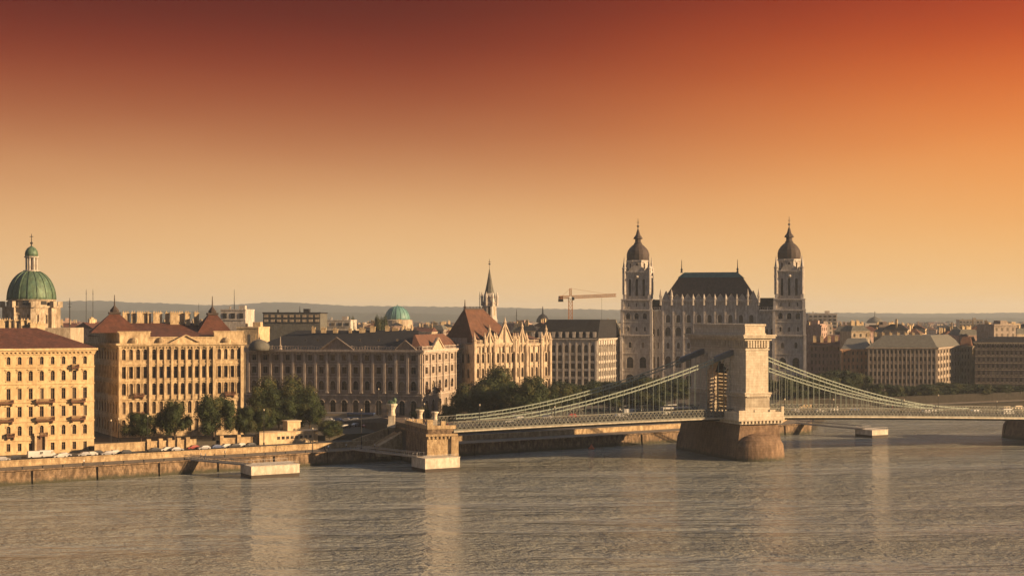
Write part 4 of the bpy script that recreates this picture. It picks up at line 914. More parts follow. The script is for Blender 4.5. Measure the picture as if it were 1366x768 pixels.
for side in (-1, 1):
    lo, hi = (tLow, -5.5) if side < 0 else (5.5, tLowR)
    for s_ in (-1, 1):
        k = int((hi-lo)/2.35)
        for i in range(k+1): t_ = lo+(hi-lo)*i/k; hang.append((s_, t_))
hang = [h for h in hang if cz(h[1])-1.2-dz(h[1])-2.3 > .5]; hang.sort(key=lambda h: -(cz(h[1])-dz(h[1])))
g2 = bp()
for i, (s_, t_) in enumerate(hang):
    g = bp() if i < 99 else g2; g.bar((*BXY(t_, s_*CO), dz(t_)+.1), (*BXY(t_, s_*CO), cz(t_)-1.3), .15)
    if i < 99: g.build('hanger', CHAIN, br)
if g2.v: tag(g2.build('hangers', CHAIN, br), kind='stuff')
def lbox(g, t0, t1, o0, o1, z0, z1, k=1.0, mi=0):
    ct, cq = (t0+t1)/2, (o0+o1)/2; q = BXY(ct, cq); g.box((q[0], q[1], z0), (t1-t0, o1-o0, z1-z0), R(PH), mi, k)
def make_tower(tc_, rot=None, full=True):
    """pier, portal tower, saddles at distance tc_ along the bridge"""
    TT, WW = 4.5, 21
    def P(t_, o): return BXY(tc_+t_, o)
    dk = dz(tc_)
    # pier base in the water, battered, with rounded cutwaters
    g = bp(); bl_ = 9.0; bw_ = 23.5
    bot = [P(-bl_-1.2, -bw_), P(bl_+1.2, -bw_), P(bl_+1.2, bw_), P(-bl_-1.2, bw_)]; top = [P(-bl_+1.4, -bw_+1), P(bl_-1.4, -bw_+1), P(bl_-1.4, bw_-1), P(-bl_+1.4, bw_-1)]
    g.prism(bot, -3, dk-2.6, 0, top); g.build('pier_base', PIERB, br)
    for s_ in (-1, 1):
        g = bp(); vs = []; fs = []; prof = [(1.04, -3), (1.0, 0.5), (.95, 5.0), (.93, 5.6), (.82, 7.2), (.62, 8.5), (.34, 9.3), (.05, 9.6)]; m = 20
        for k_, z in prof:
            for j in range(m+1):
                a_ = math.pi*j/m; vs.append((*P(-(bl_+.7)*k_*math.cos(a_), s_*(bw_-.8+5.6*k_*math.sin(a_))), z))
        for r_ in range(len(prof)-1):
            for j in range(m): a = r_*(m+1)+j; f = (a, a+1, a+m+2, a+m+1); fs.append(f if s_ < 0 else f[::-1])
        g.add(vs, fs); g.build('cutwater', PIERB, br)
    # parapet platform at deck level
    g = bp(); lbox(g, tc_-8.6, tc_+8.6, -bw_-.2, bw_+.2, dk-2.6, dk-1.4); lbox(g, tc_-9.2, tc_+9.2, -bw_-.9, bw_+.9, dk-1.4, dk-.5)
    for i in range(12):
        for s_ in (-1, 1): lbox(g, tc_-8+i*1.45, tc_-7.3+i*1.45, s_*(bw_+.35)-.3, s_*(bw_+.35)+.3, dk-2.3, dk-1.4)
    for s_ in (-1, 1):
        z0 = dk-.5
        for (a0, a1, hgt) in ((-9, -5.6, 2.8), (-5.6, -2.8, 2.1), (-2.8, .6, 2.9), (.6, 3.4, 2.1), (3.4, 5.6, 2.9), (5.6, 8.0, 2.1), (8.0, 9.1, 4)): lbox(g, tc_+a0, tc_+a1, s_*(bw_+.3)-.35, s_*(bw_+.3)+.35, z0, z0+hgt)
        for tt in (-8.9, 8.9):
            a0, a1 = sorted((s_*13.8, s_*(bw_+.3))); lbox(g, tc_+tt-.3, tc_+tt+.3, a0, a1, z0, z0+2.2)
    g.build('pier_parapet', PIER, br)
    if not full: return
    # tower with arched gateway
    g = bp(); zb0 = dk-.5; zs = 28.4; aw = 7.6; z1 = 42.2; m = 14
    def taper(z): return 1-(z-zb0)/(z1-zb0)*.045
    out_ = []
    prev = None
    for t_s in (-1, 1):
        for o0, o1 in ((-WW, -aw), (aw, WW)):
            c4 = [P(t_s*TT, o0), P(t_s*TT, o1)]
            f = [(*c4[0], zb0), (*c4[1], zb0), (*c4[1], zs), (*c4[0], zs)]; g.add(f, [(0, 1, 2, 3) if t_s > 0 else (3, 2, 1, 0)])
            g.add([(*P(t_s*TT, o0), zs), (*P(t_s*TT, o1), zs), (*P(t_s*TT, o1), z1), (*P(t_s*TT, o0), z1)], [(0, 1, 2, 3) if t_s > 0 else (3, 2, 1, 0)])
        for j in range(m):
            a0_, a1_ = math.pi*j/m, math.pi*(j+1)/m; oa, ob = aw*math.cos(a0_), aw*math.cos(a1_); za_, zb_ = zs+aw*.86*math.sin(a0_), zs+aw*.86*math.sin(a1_)
            g.add([(*P(t_s*TT, oa), za_), (*P(t_s*TT, oa), z1), (*P(t_s*TT, ob), z1), (*P(t_s*TT, ob), zb_)], [(0, 1, 2, 3) if t_s > 0 else (3, 2, 1, 0)])
    for s_ in (-1, 1):
        g.add([(*P(-TT, s_*WW), zb0), (*P(TT, s_*WW), zb0), (*P(TT, s_*WW), z1), (*P(-TT, s_*WW), z1)], [(0, 1, 2, 3)])
        g.add([(*P(-TT, s_*aw), zb0), (*P(TT, s_*aw), zb0), (*P(TT, s_*aw), zs), (*P(-TT, s_*aw), zs)], [(0, 1, 2, 3)])
    for j in range(m):
        a0_, a1_ = math.pi*j/m, math.pi*(j+1)/m
        g.add([(*P(-TT, aw*math.cos(a0_)), zs+aw*.86*math.sin(a0_)), (*P(TT, aw*math.cos(a0_)), zs+aw*.86*math.sin(a0_)), (*P(TT, aw*math.cos(a1_)), zs+aw*.86*math.sin(a1_)), (*P(-TT, aw*math.cos(a1_)), zs+aw*.86*math.sin(a1_))], [(0, 1, 2, 3)])
    g.build('tower', PIER, br)
    for s_ in (-1, 1):                                          # rusticated courses on jambs and plinth
        g = bp()
        lbox(g, tc_-TT-.5, tc_+TT+.5, min(s_*(WW+.5), s_*(aw-.0)), max(s_*(WW+.5), s_*(aw-.0)), zb0, zb0+3.6)
        lbox(g, tc_-TT-.7, tc_+TT+.7, min(s_*(WW+.7), s_*(aw-.0)), max(s_*(WW+.7), s_*(aw-.0)), zb0+7.6, zb0+8.3)
        lbox(g, tc_-TT-.95, tc_+TT+.95, min(s_*(WW+.95), s_*(aw-.0)), max(s_*(WW+.95), s_*(aw-.0)), zb0+8.3, zb0+8.9)
        for i in range(9):
            lbox(g, tc_-TT-.35, tc_+TT+.35, min(s_*(WW+.35), s_*(aw-.12)), max(s_*(WW+.35), s_*(aw-.12)), zb0+3.75+i*.5*.85, zb0+3.75+i*.5*.85+.3)
        for i in range(9):
            zz = zb0+9.2+i*1.5; lbox(g, tc_-TT-.3, tc_+TT+.3, min(s_*(aw-.18), s_*(aw+(2.4 if i % 2 else 1.5))), max(s_*(aw-.18), s_*(aw+(2.4 if i % 2 else 1.5))), zz, zz+1.1)
        for i in range(22):
            oo = 8.2+i*.6
            for tt in (-1, 1): q = P(tt*(TT+.75), s_*oo); g.box((q[0], q[1], zb0+7.2), (.35, .35, .45), R(PH))
        for i in range(14): q = P(-TT+.3+i*.65, s_*(WW+.75)); g.box((q[0], q[1], zb0+7.2), (.35, .35, .45), R(PH))
        g.build('rustication', PIER, br)
    g = bp()
    for j in range(11):                                         # voussoirs
        a_ = math.pi*(j+.5)/11
        for tt in (-1, 1):
            rr = aw+.9; q = P(tt*(TT+.12), rr*math.cos(a_)); zz = zs+rr*.88*math.sin(a_)
            dirv = Vector((v_.x*math.cos(a_), v_.y*math.cos(a_), math.sin(a_))); c0 = Vector((*q, zz)); g.bar(c0-dirv*1.0, c0+dirv*1.0, 1.2 if j % 2 else .9, .4)
    g.build('arch_stones', PIER, br)
    g = bp()
    lbox(g, tc_-TT-.35, tc_+TT+.35, -WW-.35, WW+.35, z1-3.4, z1-2.9)
    lbox(g, tc_-TT-.05, tc_+TT+.05, -WW-.05, WW+.05, z1-.01, z1+.3)
    k = 34
    for i in range(k):
        o = -WW+.8+i*(2*WW-1.6)/(k-1)
        for tt in (-1, 1): q = P(tt*(TT+.35), o); g.box((q[0], q[1], z1-2.5), (.7, .62, 2.5), R(PH))
    for i in range(8):
        t_ = -TT+.7+i*(2*TT-1.4)/7
        for s_ in (-1, 1): q = P(t_, s_*(WW+.35)); g.box((q[0], q[1], z1-2.5), (.62, .7, 2.5), R(PH))
    g.build('dentils', PIER, br)
    g = bp(); lbox(g, tc_-TT-.9, tc_+TT+.9, -WW-.9, WW+.9, z1+.02, z1+.9); lbox(g, tc_-TT-1.9, tc_+TT+1.9, -WW-1.9, WW+1.9, z1+.9, z1+1.6); lbox(g, tc_-TT-2.2, tc_+TT+2.2, -WW-2.2, WW+2.2, z1+1.6, z1+2.1)
    g.build('cornice', PIER, br)
    g = bp(); lbox(g, tc_-TT+.5, tc_+TT-.5, -WW+1.4, WW-1.4, z1+2.1, z1+5.2); lbox(g, tc_-TT+.2, tc_+TT-.2, -WW+1.1, WW-1.1, z1+5.2, z1+5.9); lbox(g, tc_-TT+.2, tc_+TT-.2, -WW+1.1, WW-1.1, z1+2.1, z1+2.6)
    g.build('attic', PIER, br)
    for s_ in (-1, 1):                                          # saddle covers on both faces
        for tt in (-1, 1):
            g = bp(); q = lambda t_, o, z: (*BXY(tc_+t_, o), z); o = s_*CO
            a0, a1 = tt*(TT-.1), tt*(TT+13)
            zz0, zz1 = ZT+.7, cz(tc_+a1)+.9 if tc_ == 0 else ZT-8
            for w0 in (.9,):
                vs = [q(a0, o-w0, zz0-1.9), q(a0, o+w0, zz0-1.9), q(a0, o+w0, zz0+.1), q(a0, o-w0, zz0+.1), q(a1, o-w0, zz1-1.9), q(a1, o+w0, zz1-1.9), q(a1, o+w0, zz1-.3), q(a1, o-w0, zz1-.3)]
            if tt < 0:
                k_ = .25 if s_ > 0 else .45                       # near cover is shorter, the chain comes out of it
                vs = [Vector(p) for p in vs]; 
                for j in range(4): vs[4+j] = vs[4+j].lerp(vs[j], k_)
                g.add(vs, [(0,1,2,3), (7,6,5,4), (4,5,1,0), (5,6,2,1), (6,7,3,2), (7,4,0,3)]); g.build('saddle_cover', SHEDM, br)
make_tower(0); make_tower(tpx(1458, -18), full=False)
# wooden scaffold with a dark tarpaulin under the arch
sc_o = thing('wooden_scaffold', 'golden wooden scaffold with plank tiers and dark tarpaulin inside the bridge tower arch', 'scaffold', (*BXY(0), 0))
WOOD = mat('scaffold_wood', (.50, .30, .10), .8, (.36, .20, .07), .8); TARP = mat('dark_tarpaulin', (.02, .02, .022), .9)
g = bp()
for tt in (-2.0, 2.2):
    for oo in (-4.6, 0, 4.6): lbox(g, tt-.15, tt+.15, oo-.15, oo+.15, dz(0), 31.4)
g.build('post', WOOD, sc_o); g = bp()
for i in range(11):
    z = dz(0)+1.2+i*1.32; lbox(g, -2.35, 2.55, -4.9, 4.9, z, z+.35); lbox(g, -2.3, -2.1, -4.8, 4.8, z+.42, z+1.1)
g.build('plank_deck', WOOD, sc_o)
g = bp(); lbox(g, -2.6, 2.8, -5.4, 5.4, 30.2, 34.2, .72); g.build('tarpaulin', TARP, sc_o)
# ---- abutment on the left bank
ab = thing('bridge_abutment', 'massive stone bridge abutment with parapet steps at the left bridge end', 'abutment', (*BXY(TL), 0)); TA = Matrix.Translation(-Vector((*BXY(TL), 0)))
def ap(): g = MB(); g.T = TA; return g
zA = dz(TL)
a0 = TL-2.0
g = ap(); lbox(g, a0-7, a0+2.4, -12.8, 46, -3, zA-2.2); lbox(g, a0-7.5, a0+2.9, -13.3, 46.5, zA-2.2, zA-1.5); lbox(g, a0-7, a0+2.4, -12.9, 46, zA-1.5, zA-.02); g.build('wall', QWALL, ab)
g = ap(); lbox(g, a0-7.3, a0+2.8, -13.4, -12.7, 3, zA-2.3); lbox(g, a0-7.8, a0+3.2, -14.0, -12.7, zA-2.3, zA-1.6)
for i in range(7): lbox(g, a0-7+i*1.4, a0-6.4+i*1.4, -13.8, -13.3, zA-3.2, zA-2.3)
lbox(g, a0+.8, a0+3.4, -14.2, -11.2, 2.5, zA-2.4, .94); g.build('facing', QWALL2, ab)
g = ap()
for (x0, x1, h) in ((-7.2, -5.2, 3.2), (-5.2, -2.4, 1.2), (-2.4, -.9, 2.6), (-.9, 2.8, 1.2)): lbox(g, a0+x0, a0+x1, -13.2, -12.0, zA-.02, zA+h)
lbox(g, a0-7.2, a0-6.4, -11.9, 14, zA-.02, zA+1.3); lbox(g, a0-6.5, a0+2.4, 14.5, 15.3, zA-.02, zA+1.5); g.build('parapet', QWALL2, ab)
# carved pedestal urns along the approach
def pedestal(px, D, z0, s_, top, label, grp='carved stone pedestals at the bridge head'):
    x, y = PT(px, D); o = thing('stone_pedestal', label, 'pedestal', (x, y, z0), 0, grp)
    g = MB(); g.box((0, 0, 0), (3.0*s_, 3.0*s_, 1.2*s_)); g.box((0, 0, 1.2*s_), (2.4*s_, 2.4*s_, 3.4*s_)); g.lathe([(1.5*s_, 4.6*s_), (1.3*s_, 5.2*s_), (1.2*s_, 6.4*s_), (1.6*s_, 7.6*s_), (2.1*s_, 8.4*s_), (2.1*s_, 8.9*s_)], 12); g.build('shaft', PIER, o)
    if top == 'statue':                                         # crouching lion outline
        g = MB(); z = 8.9*s_; g.lathe([(1.3*s_, z), (1.2*s_, z+.8*s_), (.8*s_, z+1.3*s_)], 10, (0, 0), sx=1.3, sy=.7); g.lathe([(.7*s_, z+.6*s_), (.85*s_, z+1.3*s_), (.6*s_, z+2.0*s_), (.2*s_, z+2.3*s_)], 10, (1.1*s_, 0)); g.build('statue', COPPER, o)
    return o
pedestal(522.5, 500, zA-.4-1.5, .95, 'statue', 'rounded stone pedestal with green statue, leftmost at the bridge head')
pedestal(560, 512, zA-3, .75, '', 'shaded square pedestal in the middle at the bridge head')
pedestal(580, 474, zA-.1, .62, '', 'sunlit bulging pedestal at the bridge parapet corner')
for i in range(16):
    q = bpx(30+i*27, 1.6); g = MB(); g.lathe([(.28, 0), (.22, .15), (.2, .5), (.32, .62), (.3, .75), (.05, .8)], 10); o = g.build('bollard', IRON); o.location = (q[0], q[1], 4.55); tag(o, 'iron mooring bollard on the quay edge, %s from the left' % ORD[i], 'bollard', 'bollards along the quay edge')
# approach road and stair ramp
g = MB(); e0 = BXY(a0-7, 14); e1 = BXY(a0-7, 46); f0 = PT(455, 575); f1 = PT(500, 620)
g.add([(*e0, zA-.02), (*e1, zA-.02), (*f1, 8.05), (*f0, 8.05), (*e0, 2), (*e1, 2), (*f1, 2), (*f0, 2)], [(0, 1, 2, 3), (7, 6, 5, 4), (4, 5, 1, 0), (5, 6, 2, 1), (6, 7, 3, 2), (7, 4, 0, 3)]); tag(g.build('approach_road', ASPH), kind='structure')
g = MB(); q0 = PT(536, 478); q1 = PT(549, 482); q2 = PT(504, 484); q3 = PT(494, 478)  # sloping stairs towards the quay
def slope(g, A, Bz, w, zA_, zB_, n_=14):
    A = Vector(A); B_ = Vector(Bz); d = (B_-A); an = math.atan2(d.y, d.x); Ln = d.length
    for i in range(n_):
        q = A+d*((i+.5)/n_); z = zA_+(zB_-zA_)*(i+.5)/n_; g.box((q.x, q.y, 2), (Ln/n_, w, z-2), an)
stp = thing('quay_stairs', 'broad stone stair ramp falling from bridge head down to the quay', 'stairs', (0, 0, 0))
slope(g, PT(546, 505), PT(500, 497), 6.5, zA-1.6, 5.0, 22); g.build('steps', QWALL2, stp)  # steps in the paler parapet stone, standing in for sunlight on them
g = MB(); A_ = Vector((*PT(551, 500), zA-.9)); B_ = Vector((*PT(503, 491), 5.6))
def slopewall(g, A, B_, t_, base=2):
    d = Vector((B_.x-A.x, B_.y-A.y)).normalized(); nn = Vector((-d.y, d.x))*t_/2
    vs = []
    for p, z in ((A, A.z), (B_, B_.z)):
        for s_ in (-1, 1): vs += [(p.x+nn.x*s_, p.y+nn.y*s_, base), (p.x+nn.x*s_, p.y+nn.y*s_, z)]
    g.add(vs, [(0, 4, 5, 1), (2, 3, 7, 6), (1, 5, 7, 3), (0, 1, 3, 2), (4, 6, 7, 5)])
slopewall(g, A_, B_, 2.2); g.build('side_wall', QWALL2, stp)
g = MB(); slopewall(g, Vector((*PT(548, 518), zA-.5)), Vector((*PT(470, 505), 6.6)), .7); g.build('side_wall', QWALL2, stp)

# ------------------------------------------------------------------ pontoons with gangways
def pontoon(px0, px1, yw, ytop, gpx, label, ang=30):
    D = CH*F/(yw-HZ); xa, _ = PT(px0, D); xb, _ = PT(px1, D); w = (xb-xa)*.84; x = (xa+xb)/2; o = thing('floating_pontoon', label, 'pontoon', (x, D+3, 0), R(ang), 'landing pontoons on the river')
    h = HT(ytop, D); g = MB(); g.box((0, 0, -.8), (w, 10, 1.9)); g.build('hull', RUST, o); g = MB(); g.box((0, 0, 1.1), (w+.1, 10.1, h-1.1)); g.box((0, 0, h), (w+.4, 10.4, .15)); g.build('deckhouse', CONC, o)
    g = MB()
    for sg in (-1, 1):
        g.bar((-w/2+.2, sg*4.9, h+1.1), (w/2-.2, sg*4.9, h+1.1), .08)
        for i in range(9): xx = -w/2+.3+(w-.6)*i/8; g.bar((xx, sg*4.9, h), (xx, sg*4.9, h+1.1), .07)
    g.build('railing', STEEL, o)
    q = bpx(gpx, 3); M_ = Matrix.Translation((x, D+3, 0)) @ Matrix.Rotation(R(ang), 4, 'Z'); e = M_ @ Vector((-w/2+1.5, 1.5, h+.1)); st_ = Vector((q[0], q[1], 4.6))
    gg = thing('gangway', label.replace('pontoon', 'pontoon gangway').split(' moored')[0]+' footbridge slanting to the quay', 'gangway', tuple(st_), 0, 'gangways to the pontoons')
    d = e-st_; g = MB(); side = Vector((-d.y, d.x, 0)).normalized()*1.4
    for s_ in (-1, 1):
        g2_ = MB(); a = side*s_; g2_.bar(a, d+a, .25, .5); g2_.bar(a+Vector((0, 0, 1.3)), d+a+Vector((0, 0, 1.3)), .16, .18)
        k = 16
        for i in range(k+1): p_ = a+d*(i/k); g2_.bar(p_, p_+Vector((0, 0, 1.3)), .1)
        g2_.build('railing', STEEL, gg)
    g.bar(Vector((0, 0, 0)), d, 2.8, .2); g.build('walkway', PAVE, gg)
pontoon(318, 398, 636, 620, 250, 'largest white pontoon moored nearest the viewer on the left')
pontoon(550, 611, 628, 610, 472, 'white pontoon moored in front of the bridge abutment')
pontoon(1148, 1182, 583, 573, 1062, 'small white pontoon moored beyond the bridge on the right')

# ------------------------------------------------------------------ trees
def crown_mesh(seed, n_lobes=24, leaves=10000, ls=.05):
    r_ = random.Random(seed); g = MB(); lobes = []
    for i in range(n_lobes):
        a_ = r_.uniform(0, 6.28); zz = r_.uniform(-.28, .5); rr = math.sqrt(max(0, 1-(zz/.58)**2))*.44*r_.uniform(.45, 1); lobes.append((Vector((rr*math.cos(a_), rr*math.sin(a_), .5+zz*.74)), r_.uniform(.10, .21)))
    lobes.append((Vector((0, 0, .5)), .3))
    tot = sum(l_[1]**2 for l_ in lobes)
    for c_, rad in lobes:
        mi = r_.choice((0, 0, 1, 2))
        for j in range(int(leaves*rad**2/tot)):
            d = Vector((r_.gauss(0, 1), r_.gauss(0, 1), r_.gauss(0, 1))).normalized(); p = c_+d*rad*r_.uniform(.72, 1.1)
            nrm = (d+Vector((r_.uniform(-.7, .7), r_.uniform(-.7, .7), r_.uniform(-.4, .8)))).normalized(); u = nrm.orthogonal().normalized(); w = nrm.cross(u); s_ = ls*r_.uniform(.4, .85)
            a_ = r_.uniform(0, 6.28); u2 = (u*math.cos(a_)+w*math.sin(a_))*s_*.5; w2 = (-u*math.sin(a_)+w*math.cos(a_))*s_*.5
            g.add([p-u2, p-w2*.7, p+u2, p+w2*.7+nrm*s_*.15], [(0, 1, 2, 3)], mi)
        g.lathe([(.02, c_.z-rad*.6), (rad*.42, c_.z-rad*.36), (rad*.56, c_.z), (rad*.42, c_.z+rad*.36), (.02, c_.z+rad*.6)], 7, (c_.x, c_.y), 0, 0)
    return g.mesh('crown', LEAFS)
CROWNS = [crown_mesh(s_) for s_ in (1, 2, 3, 4, 5, 6)]
g = MB(); g.lathe([(.034, 0), (.024, .1), (.02, .3), (.012, .5)], 8)
for i in range(6): a_ = i*1.05; g.bar((0, 0, .16+.03*i), (.24*math.cos(a_), .24*math.sin(a_), .45+.03*i), .014)
TRUNK = g.mesh('trunk', BARK)
trd = random.Random(3)
def tree(px, D, ytop, wpx, z0, label, grp, name='broadleaf_tree'):
    x, y = PT(px, D); h = (HT(ytop, D)-z0)*1.05; w = wpx/F*D*(1.08 if grp.startswith('trees lining') else 1.2); o = thing(name, label, 'tree', (x, y, z0), trd.uniform(0, 6), grp)
    m = trd.randrange(6); c_ = link('crown', CROWNS[m], o, None, 0, (w, w, h*1.02)); c_.rotation_euler.z = trd.uniform(0, 6); t_ = link('trunk', TRUNK, o, None, 0, (h, h, h)); return o
gA = 'trees lining the embankment road'; gB = 'tree cluster before the gothic palace'; gC = 'trees before the columned palace'; gD = 'dark trees at the foot of the church'; gE = 'dark trees on the right bank'
for px, D, yt, w, z, lb in ((188, 480, 553, 42, 8, 'small round tree in front of the shaded palace corner, leftmost of the road'), (233, 483, 538, 46, 8, 'second roadside tree from the left, medium and dense'), (285, 486, 528, 52, 8, 'tallest roadside tree, in front of the turreted palace right end'),
                           (326, 492, 545, 34, 8, 'small roadside tree right of the tallest one'), (350, 500, 545, 36, 8, 'small olive tree just left of the big dark tree mass')):
    tree(px, D, yt, w, z, lb, gA)
for px, D, yt, w, lb in ((372, 555, 506, 62, 'large dark tree, highest of the mass before the columned palace'), (352, 545, 516, 40, 'dark tree at left edge of the mass before the columned palace'), (400, 545, 518, 50, 'olive dark tree right of the highest before the columned palace'), (413, 530, 538, 38, 'lowest rounded tree at right end before the columned palace'), (372, 525, 534, 40, 'bushy front tree under the large dark tree')):
    tree(px, D, yt, w, 8, lb, gC)
tree(440, 500, 563, 34, 7.2, 'low green bush behind the pale pavilion right end', gC, 'shrub')
for px, D, yt, w, lb in ((665, 600, 494, 66, 'highest broad tree before the gothic palace'), (632, 585, 516, 48, 'left tree of the cluster before the gothic palace'), (708, 600, 503, 46, 'tree under the gothic palace right end'), (690, 570, 512, 54, 'front centre tree of the cluster by the bridge chain'), (725, 610, 515, 44, 'right tree of the cluster by the gothic palace corner'), (648, 560, 524, 50, 'lowest front tree left behind the bridge railing'),
                         (752, 640, 512, 48, 'tree right of the gothic palace corner turret'), (780, 650, 514, 46, 'olive tree halfway between gothic palace and church')):
    tree(px, D, yt, w, 8, lb, gB)
for i, (px, D, yt, w) in enumerate(((800, 720, 508, 50), (835, 700, 510, 52), (868, 690, 506, 54), (900, 690, 507, 50), (812, 640, 522, 46), (858, 640, 524, 46), (1045, 740, 505, 44), (1072, 745, 503, 40), (1098, 752, 502, 40))):
    tree(px, D, yt, w, 8, ('dark tree at the church foot, %s from the left seen through the bridge hangers' % ORD[i]), gD)
for i, (px, D, yt, w) in enumerate(((1118, 765, 494, 44), (1138, 768, 497, 40), (1238, 784, 513, 36), (1265, 790, 511, 42), (1292, 800, 512, 40), (1322, 806, 515, 38), (1350, 812, 517, 36), (1060, 735, 520, 36), (1092, 748, 524, 30), (1180, 770, 522, 26), (1210, 776, 522, 26))):
    tree(px, D, yt, w, 8, 'dark tree on the right bank beyond the bridge, %s from the left' % ORD[i], gE)
for i in range(9):
    px = 1168+i*24; q = bpx(px, 16+(i % 3)*3); tree(px, q[1], 513+(i*7) % 6, 24+(i*5) % 9, 6, 'low dark tree on the right quay just above the bridge railing, %s from the left' % ORD[i], gE)
tree(562, 545, 545, 28, 8, 'small dark tree left of the bridge lamp behind the abutment', gB); tree(600, 540, 540, 26, 8, 'small bluish tree behind the abutment parapet corner', gB)
for i, (px, D, yt) in enumerate(((468, 990, 424), (505, 1000, 427), (512, 1010, 427))): tree(px, D, yt, 12, 20, 'tiny rooftop tree on the skyline, %s from the left' % ORD[i], 'rooftop trees on the skyline')

# ------------------------------------------------------------------ vehicles
def car_proto(paint, van=False, bus=False):
    Lc, Wc = (4.3, 1.8) if not van else (5.4, 2.0)
    if bus: Lc, Wc = 11.5, 2.5
    root = link('parked_car' if not (van or bus) else ('delivery_van' if van else 'city_bus'), None)
    g = MB()
    if bus: prof = [(-5.7, .4), (5.6, .4), (5.75, 1.4), (5.6, 3.0), (-5.7, 3.0)]
    elif van: prof = [(-2.7, .35), (2.65, .35), (2.7, 1.0), (2.2, 1.2), (1.5, 2.25), (-2.6, 2.35)]
    else: prof = [(-2.1, .35), (2.1, .35), (2.15, .75), (1.2, .95), (.5, 1.42), (-1.1, 1.45), (-1.9, 1.0), (-2.15, .9)]
    m = len(prof)
    vs = []
    for y_ in (-Wc/2, Wc/2):
        for x_, z_ in prof: vs.append((x_, y_*(1-.14*max(0, z_-.9) if not bus else 1), z_))
    g.add(vs, [tuple(range(m)), tuple(range(2*m-1, m-1, -1))]+[(j, m+j, m+(j+1) % m, (j+1) % m) for j in range(m)]); g.build('body', paint, root)
    g = MB()
    if bus: g.box((0, 0, 1.4), (11.0, 2.56, 1.0)); g.box((5.72, 0, 1.3), (.1, 2.2, 1.3))
    elif van: g.box((1.45, 0, 1.25), (1.1, 1.9, .7), 0, 0, .9)
    else: g.box((-.35, 0, .95), (2.3, 1.7, .42), 0, 0, .86)
    g.build('windows', GLASS, root)
    xs = (-Lc*.31, Lc*.31)
    for x_ in xs:
        for y_ in (-Wc/2+.1, Wc/2-.1):
            g = MB(); r = .33 if not bus else .5; vs = [(x_+r*math.cos(k*math.pi/5), y_+s_*.12, r+r*math.sin(k*math.pi/5)) for s_ in (-1, 1) for k in range(10)]
            g.add(vs, [tuple(range(10)), tuple(range(19, 9, -1))]+[(k, 10+k, 10+(k+1) % 10, (k+1) % 10) for k in range(10)]); g.build('wheel', RUBB, root)
    return root
PROT = {}
def vehicle(kind, ci, x, y, z, rz, label, grp):
    k = (kind, ci)
    if k not in PROT: o = PROT[k] = car_proto(CARC[ci], kind == 'van', kind == 'bus')
    else: o = copy_tree(PROT[k])
    o.location = (x, y, z); o.rotation_euler = (0, 0, rz); tag(o, label, {'car': 'car', 'van': 'van', 'bus': 'bus'}[kind], grp); return o
CN = ['white', 'silver', 'black', 'dark blue', 'red']
VR = bang(0)
q = bpx(48, 19); vehicle('van', 0, q[0], q[1], 6, VR, 'long white van parked before the cream palace', 'vehicles on the embankment road')
q = bpx(63, 20); vehicle('van', 0, q[0], q[1], 6, VR, 'white box van right behind the long white van', 'vehicles on the embankment road')
for i, (px, off, ci) in enumerate(((4, 15, 1), (18, 18, 2), (80, 15, 0), (86, 18, 1), (112, 16, 1), (121, 16, 0), (132, 19, 2), (143, 15, 1), (152, 17, 0), (170, 15, 2), (205, 18, 2), (222, 18, 0), (236, 16, 1), (258, 19, 4), (272, 16, 1), (290, 17, 3), (301, 18, 0), (312, 17, 2), (323, 18, 0), (333, 17, 2))):
    q = bpx(px, off); vehicle('car', ci, q[0], q[1], 6, VR+(math.pi if i % 3 else 0), '%s car on the embankment road, %s from the left' % (CN[ci], ORD[i]), 'vehicles on the embankment road')
for i, (px, ci) in enumerate(((440, 0), (452, 3), (463, 1), (475, 0), (486, 2), (497, 0), (506, 1), (545, 2))):
    x, y = PT(px, 575); vehicle('car', ci, x, y, 8, R(-10), '%s car before the columned palace, %s from the left' % (CN[ci], ORD[i]), 'cars before the columned palace')
for i, (px, D, ci) in enumerate(((446, 545, 0), (461, 540, 2), (476, 548, 1), (490, 543, 4), (504, 550, 0))):
    x, y = PT(px, D); vehicle('car', ci, x, y, 8.06, R(28+i*9), '%s car on the dark forecourt between palace and quay stairs, %s from the left' % (CN[ci], ORD[i]), 'cars on the forecourt')
x, y = PT(482, 585); vehicle('bus', 3, x, y, 8, R(-10), 'dark blue bus in the shade before the columned palace arches', 'buses')
x, y = PT(452, 588); vehicle('bus', 1, x, y, 8, R(-10), 'silver bus left of the dark blue one before the columned palace', 'buses')
for i, (t_, o, ci, kd) in enumerate(((-88, -6, 0, 'car'), (-70, 4, 1, 'car'), (-52, -5, 2, 'car'), (-38, 4, 0, 'van'), (-24, -5, 0, 'bus'), (-60, 5, 4, 'car'), (26, -5, 1, 'car'), (48, 4, 0, 'car'), (70, -5, 2, 'car'), (95, 5, 0, 'car'), (122, -5, 0, 'van'), (114, 4, 1, 'car'), (-96, 5, 2, 'car'), (-80, 5, 0, 'car'), (-46, -5, 1, 'car'), (-12, 4, 3, 'car'), (14, 4, 2, 'car'), (36, -5, 0, 'car'), (58, 5, 3, 'car'), (84, -5, 1, 'car'))):
    x, y = BXY(t_, o); vehicle(kd, ci, x, y, dz(t_)+.05, R(PH), '%s %s crossing the bridge, %s of the traffic' % (CN[ci], kd, ORD[i]), 'traffic on the bridge')
for i, (px, D) in enumerate(((838, 640), (866, 640), (893, 640))):   # sunlit coaches on the far embankment
    x, y = PT(px, D); vehicle('bus', 0, x, y, 8, R(30), 'white coach seen through the hangers, %s from the left' % ORD[i], 'buses')

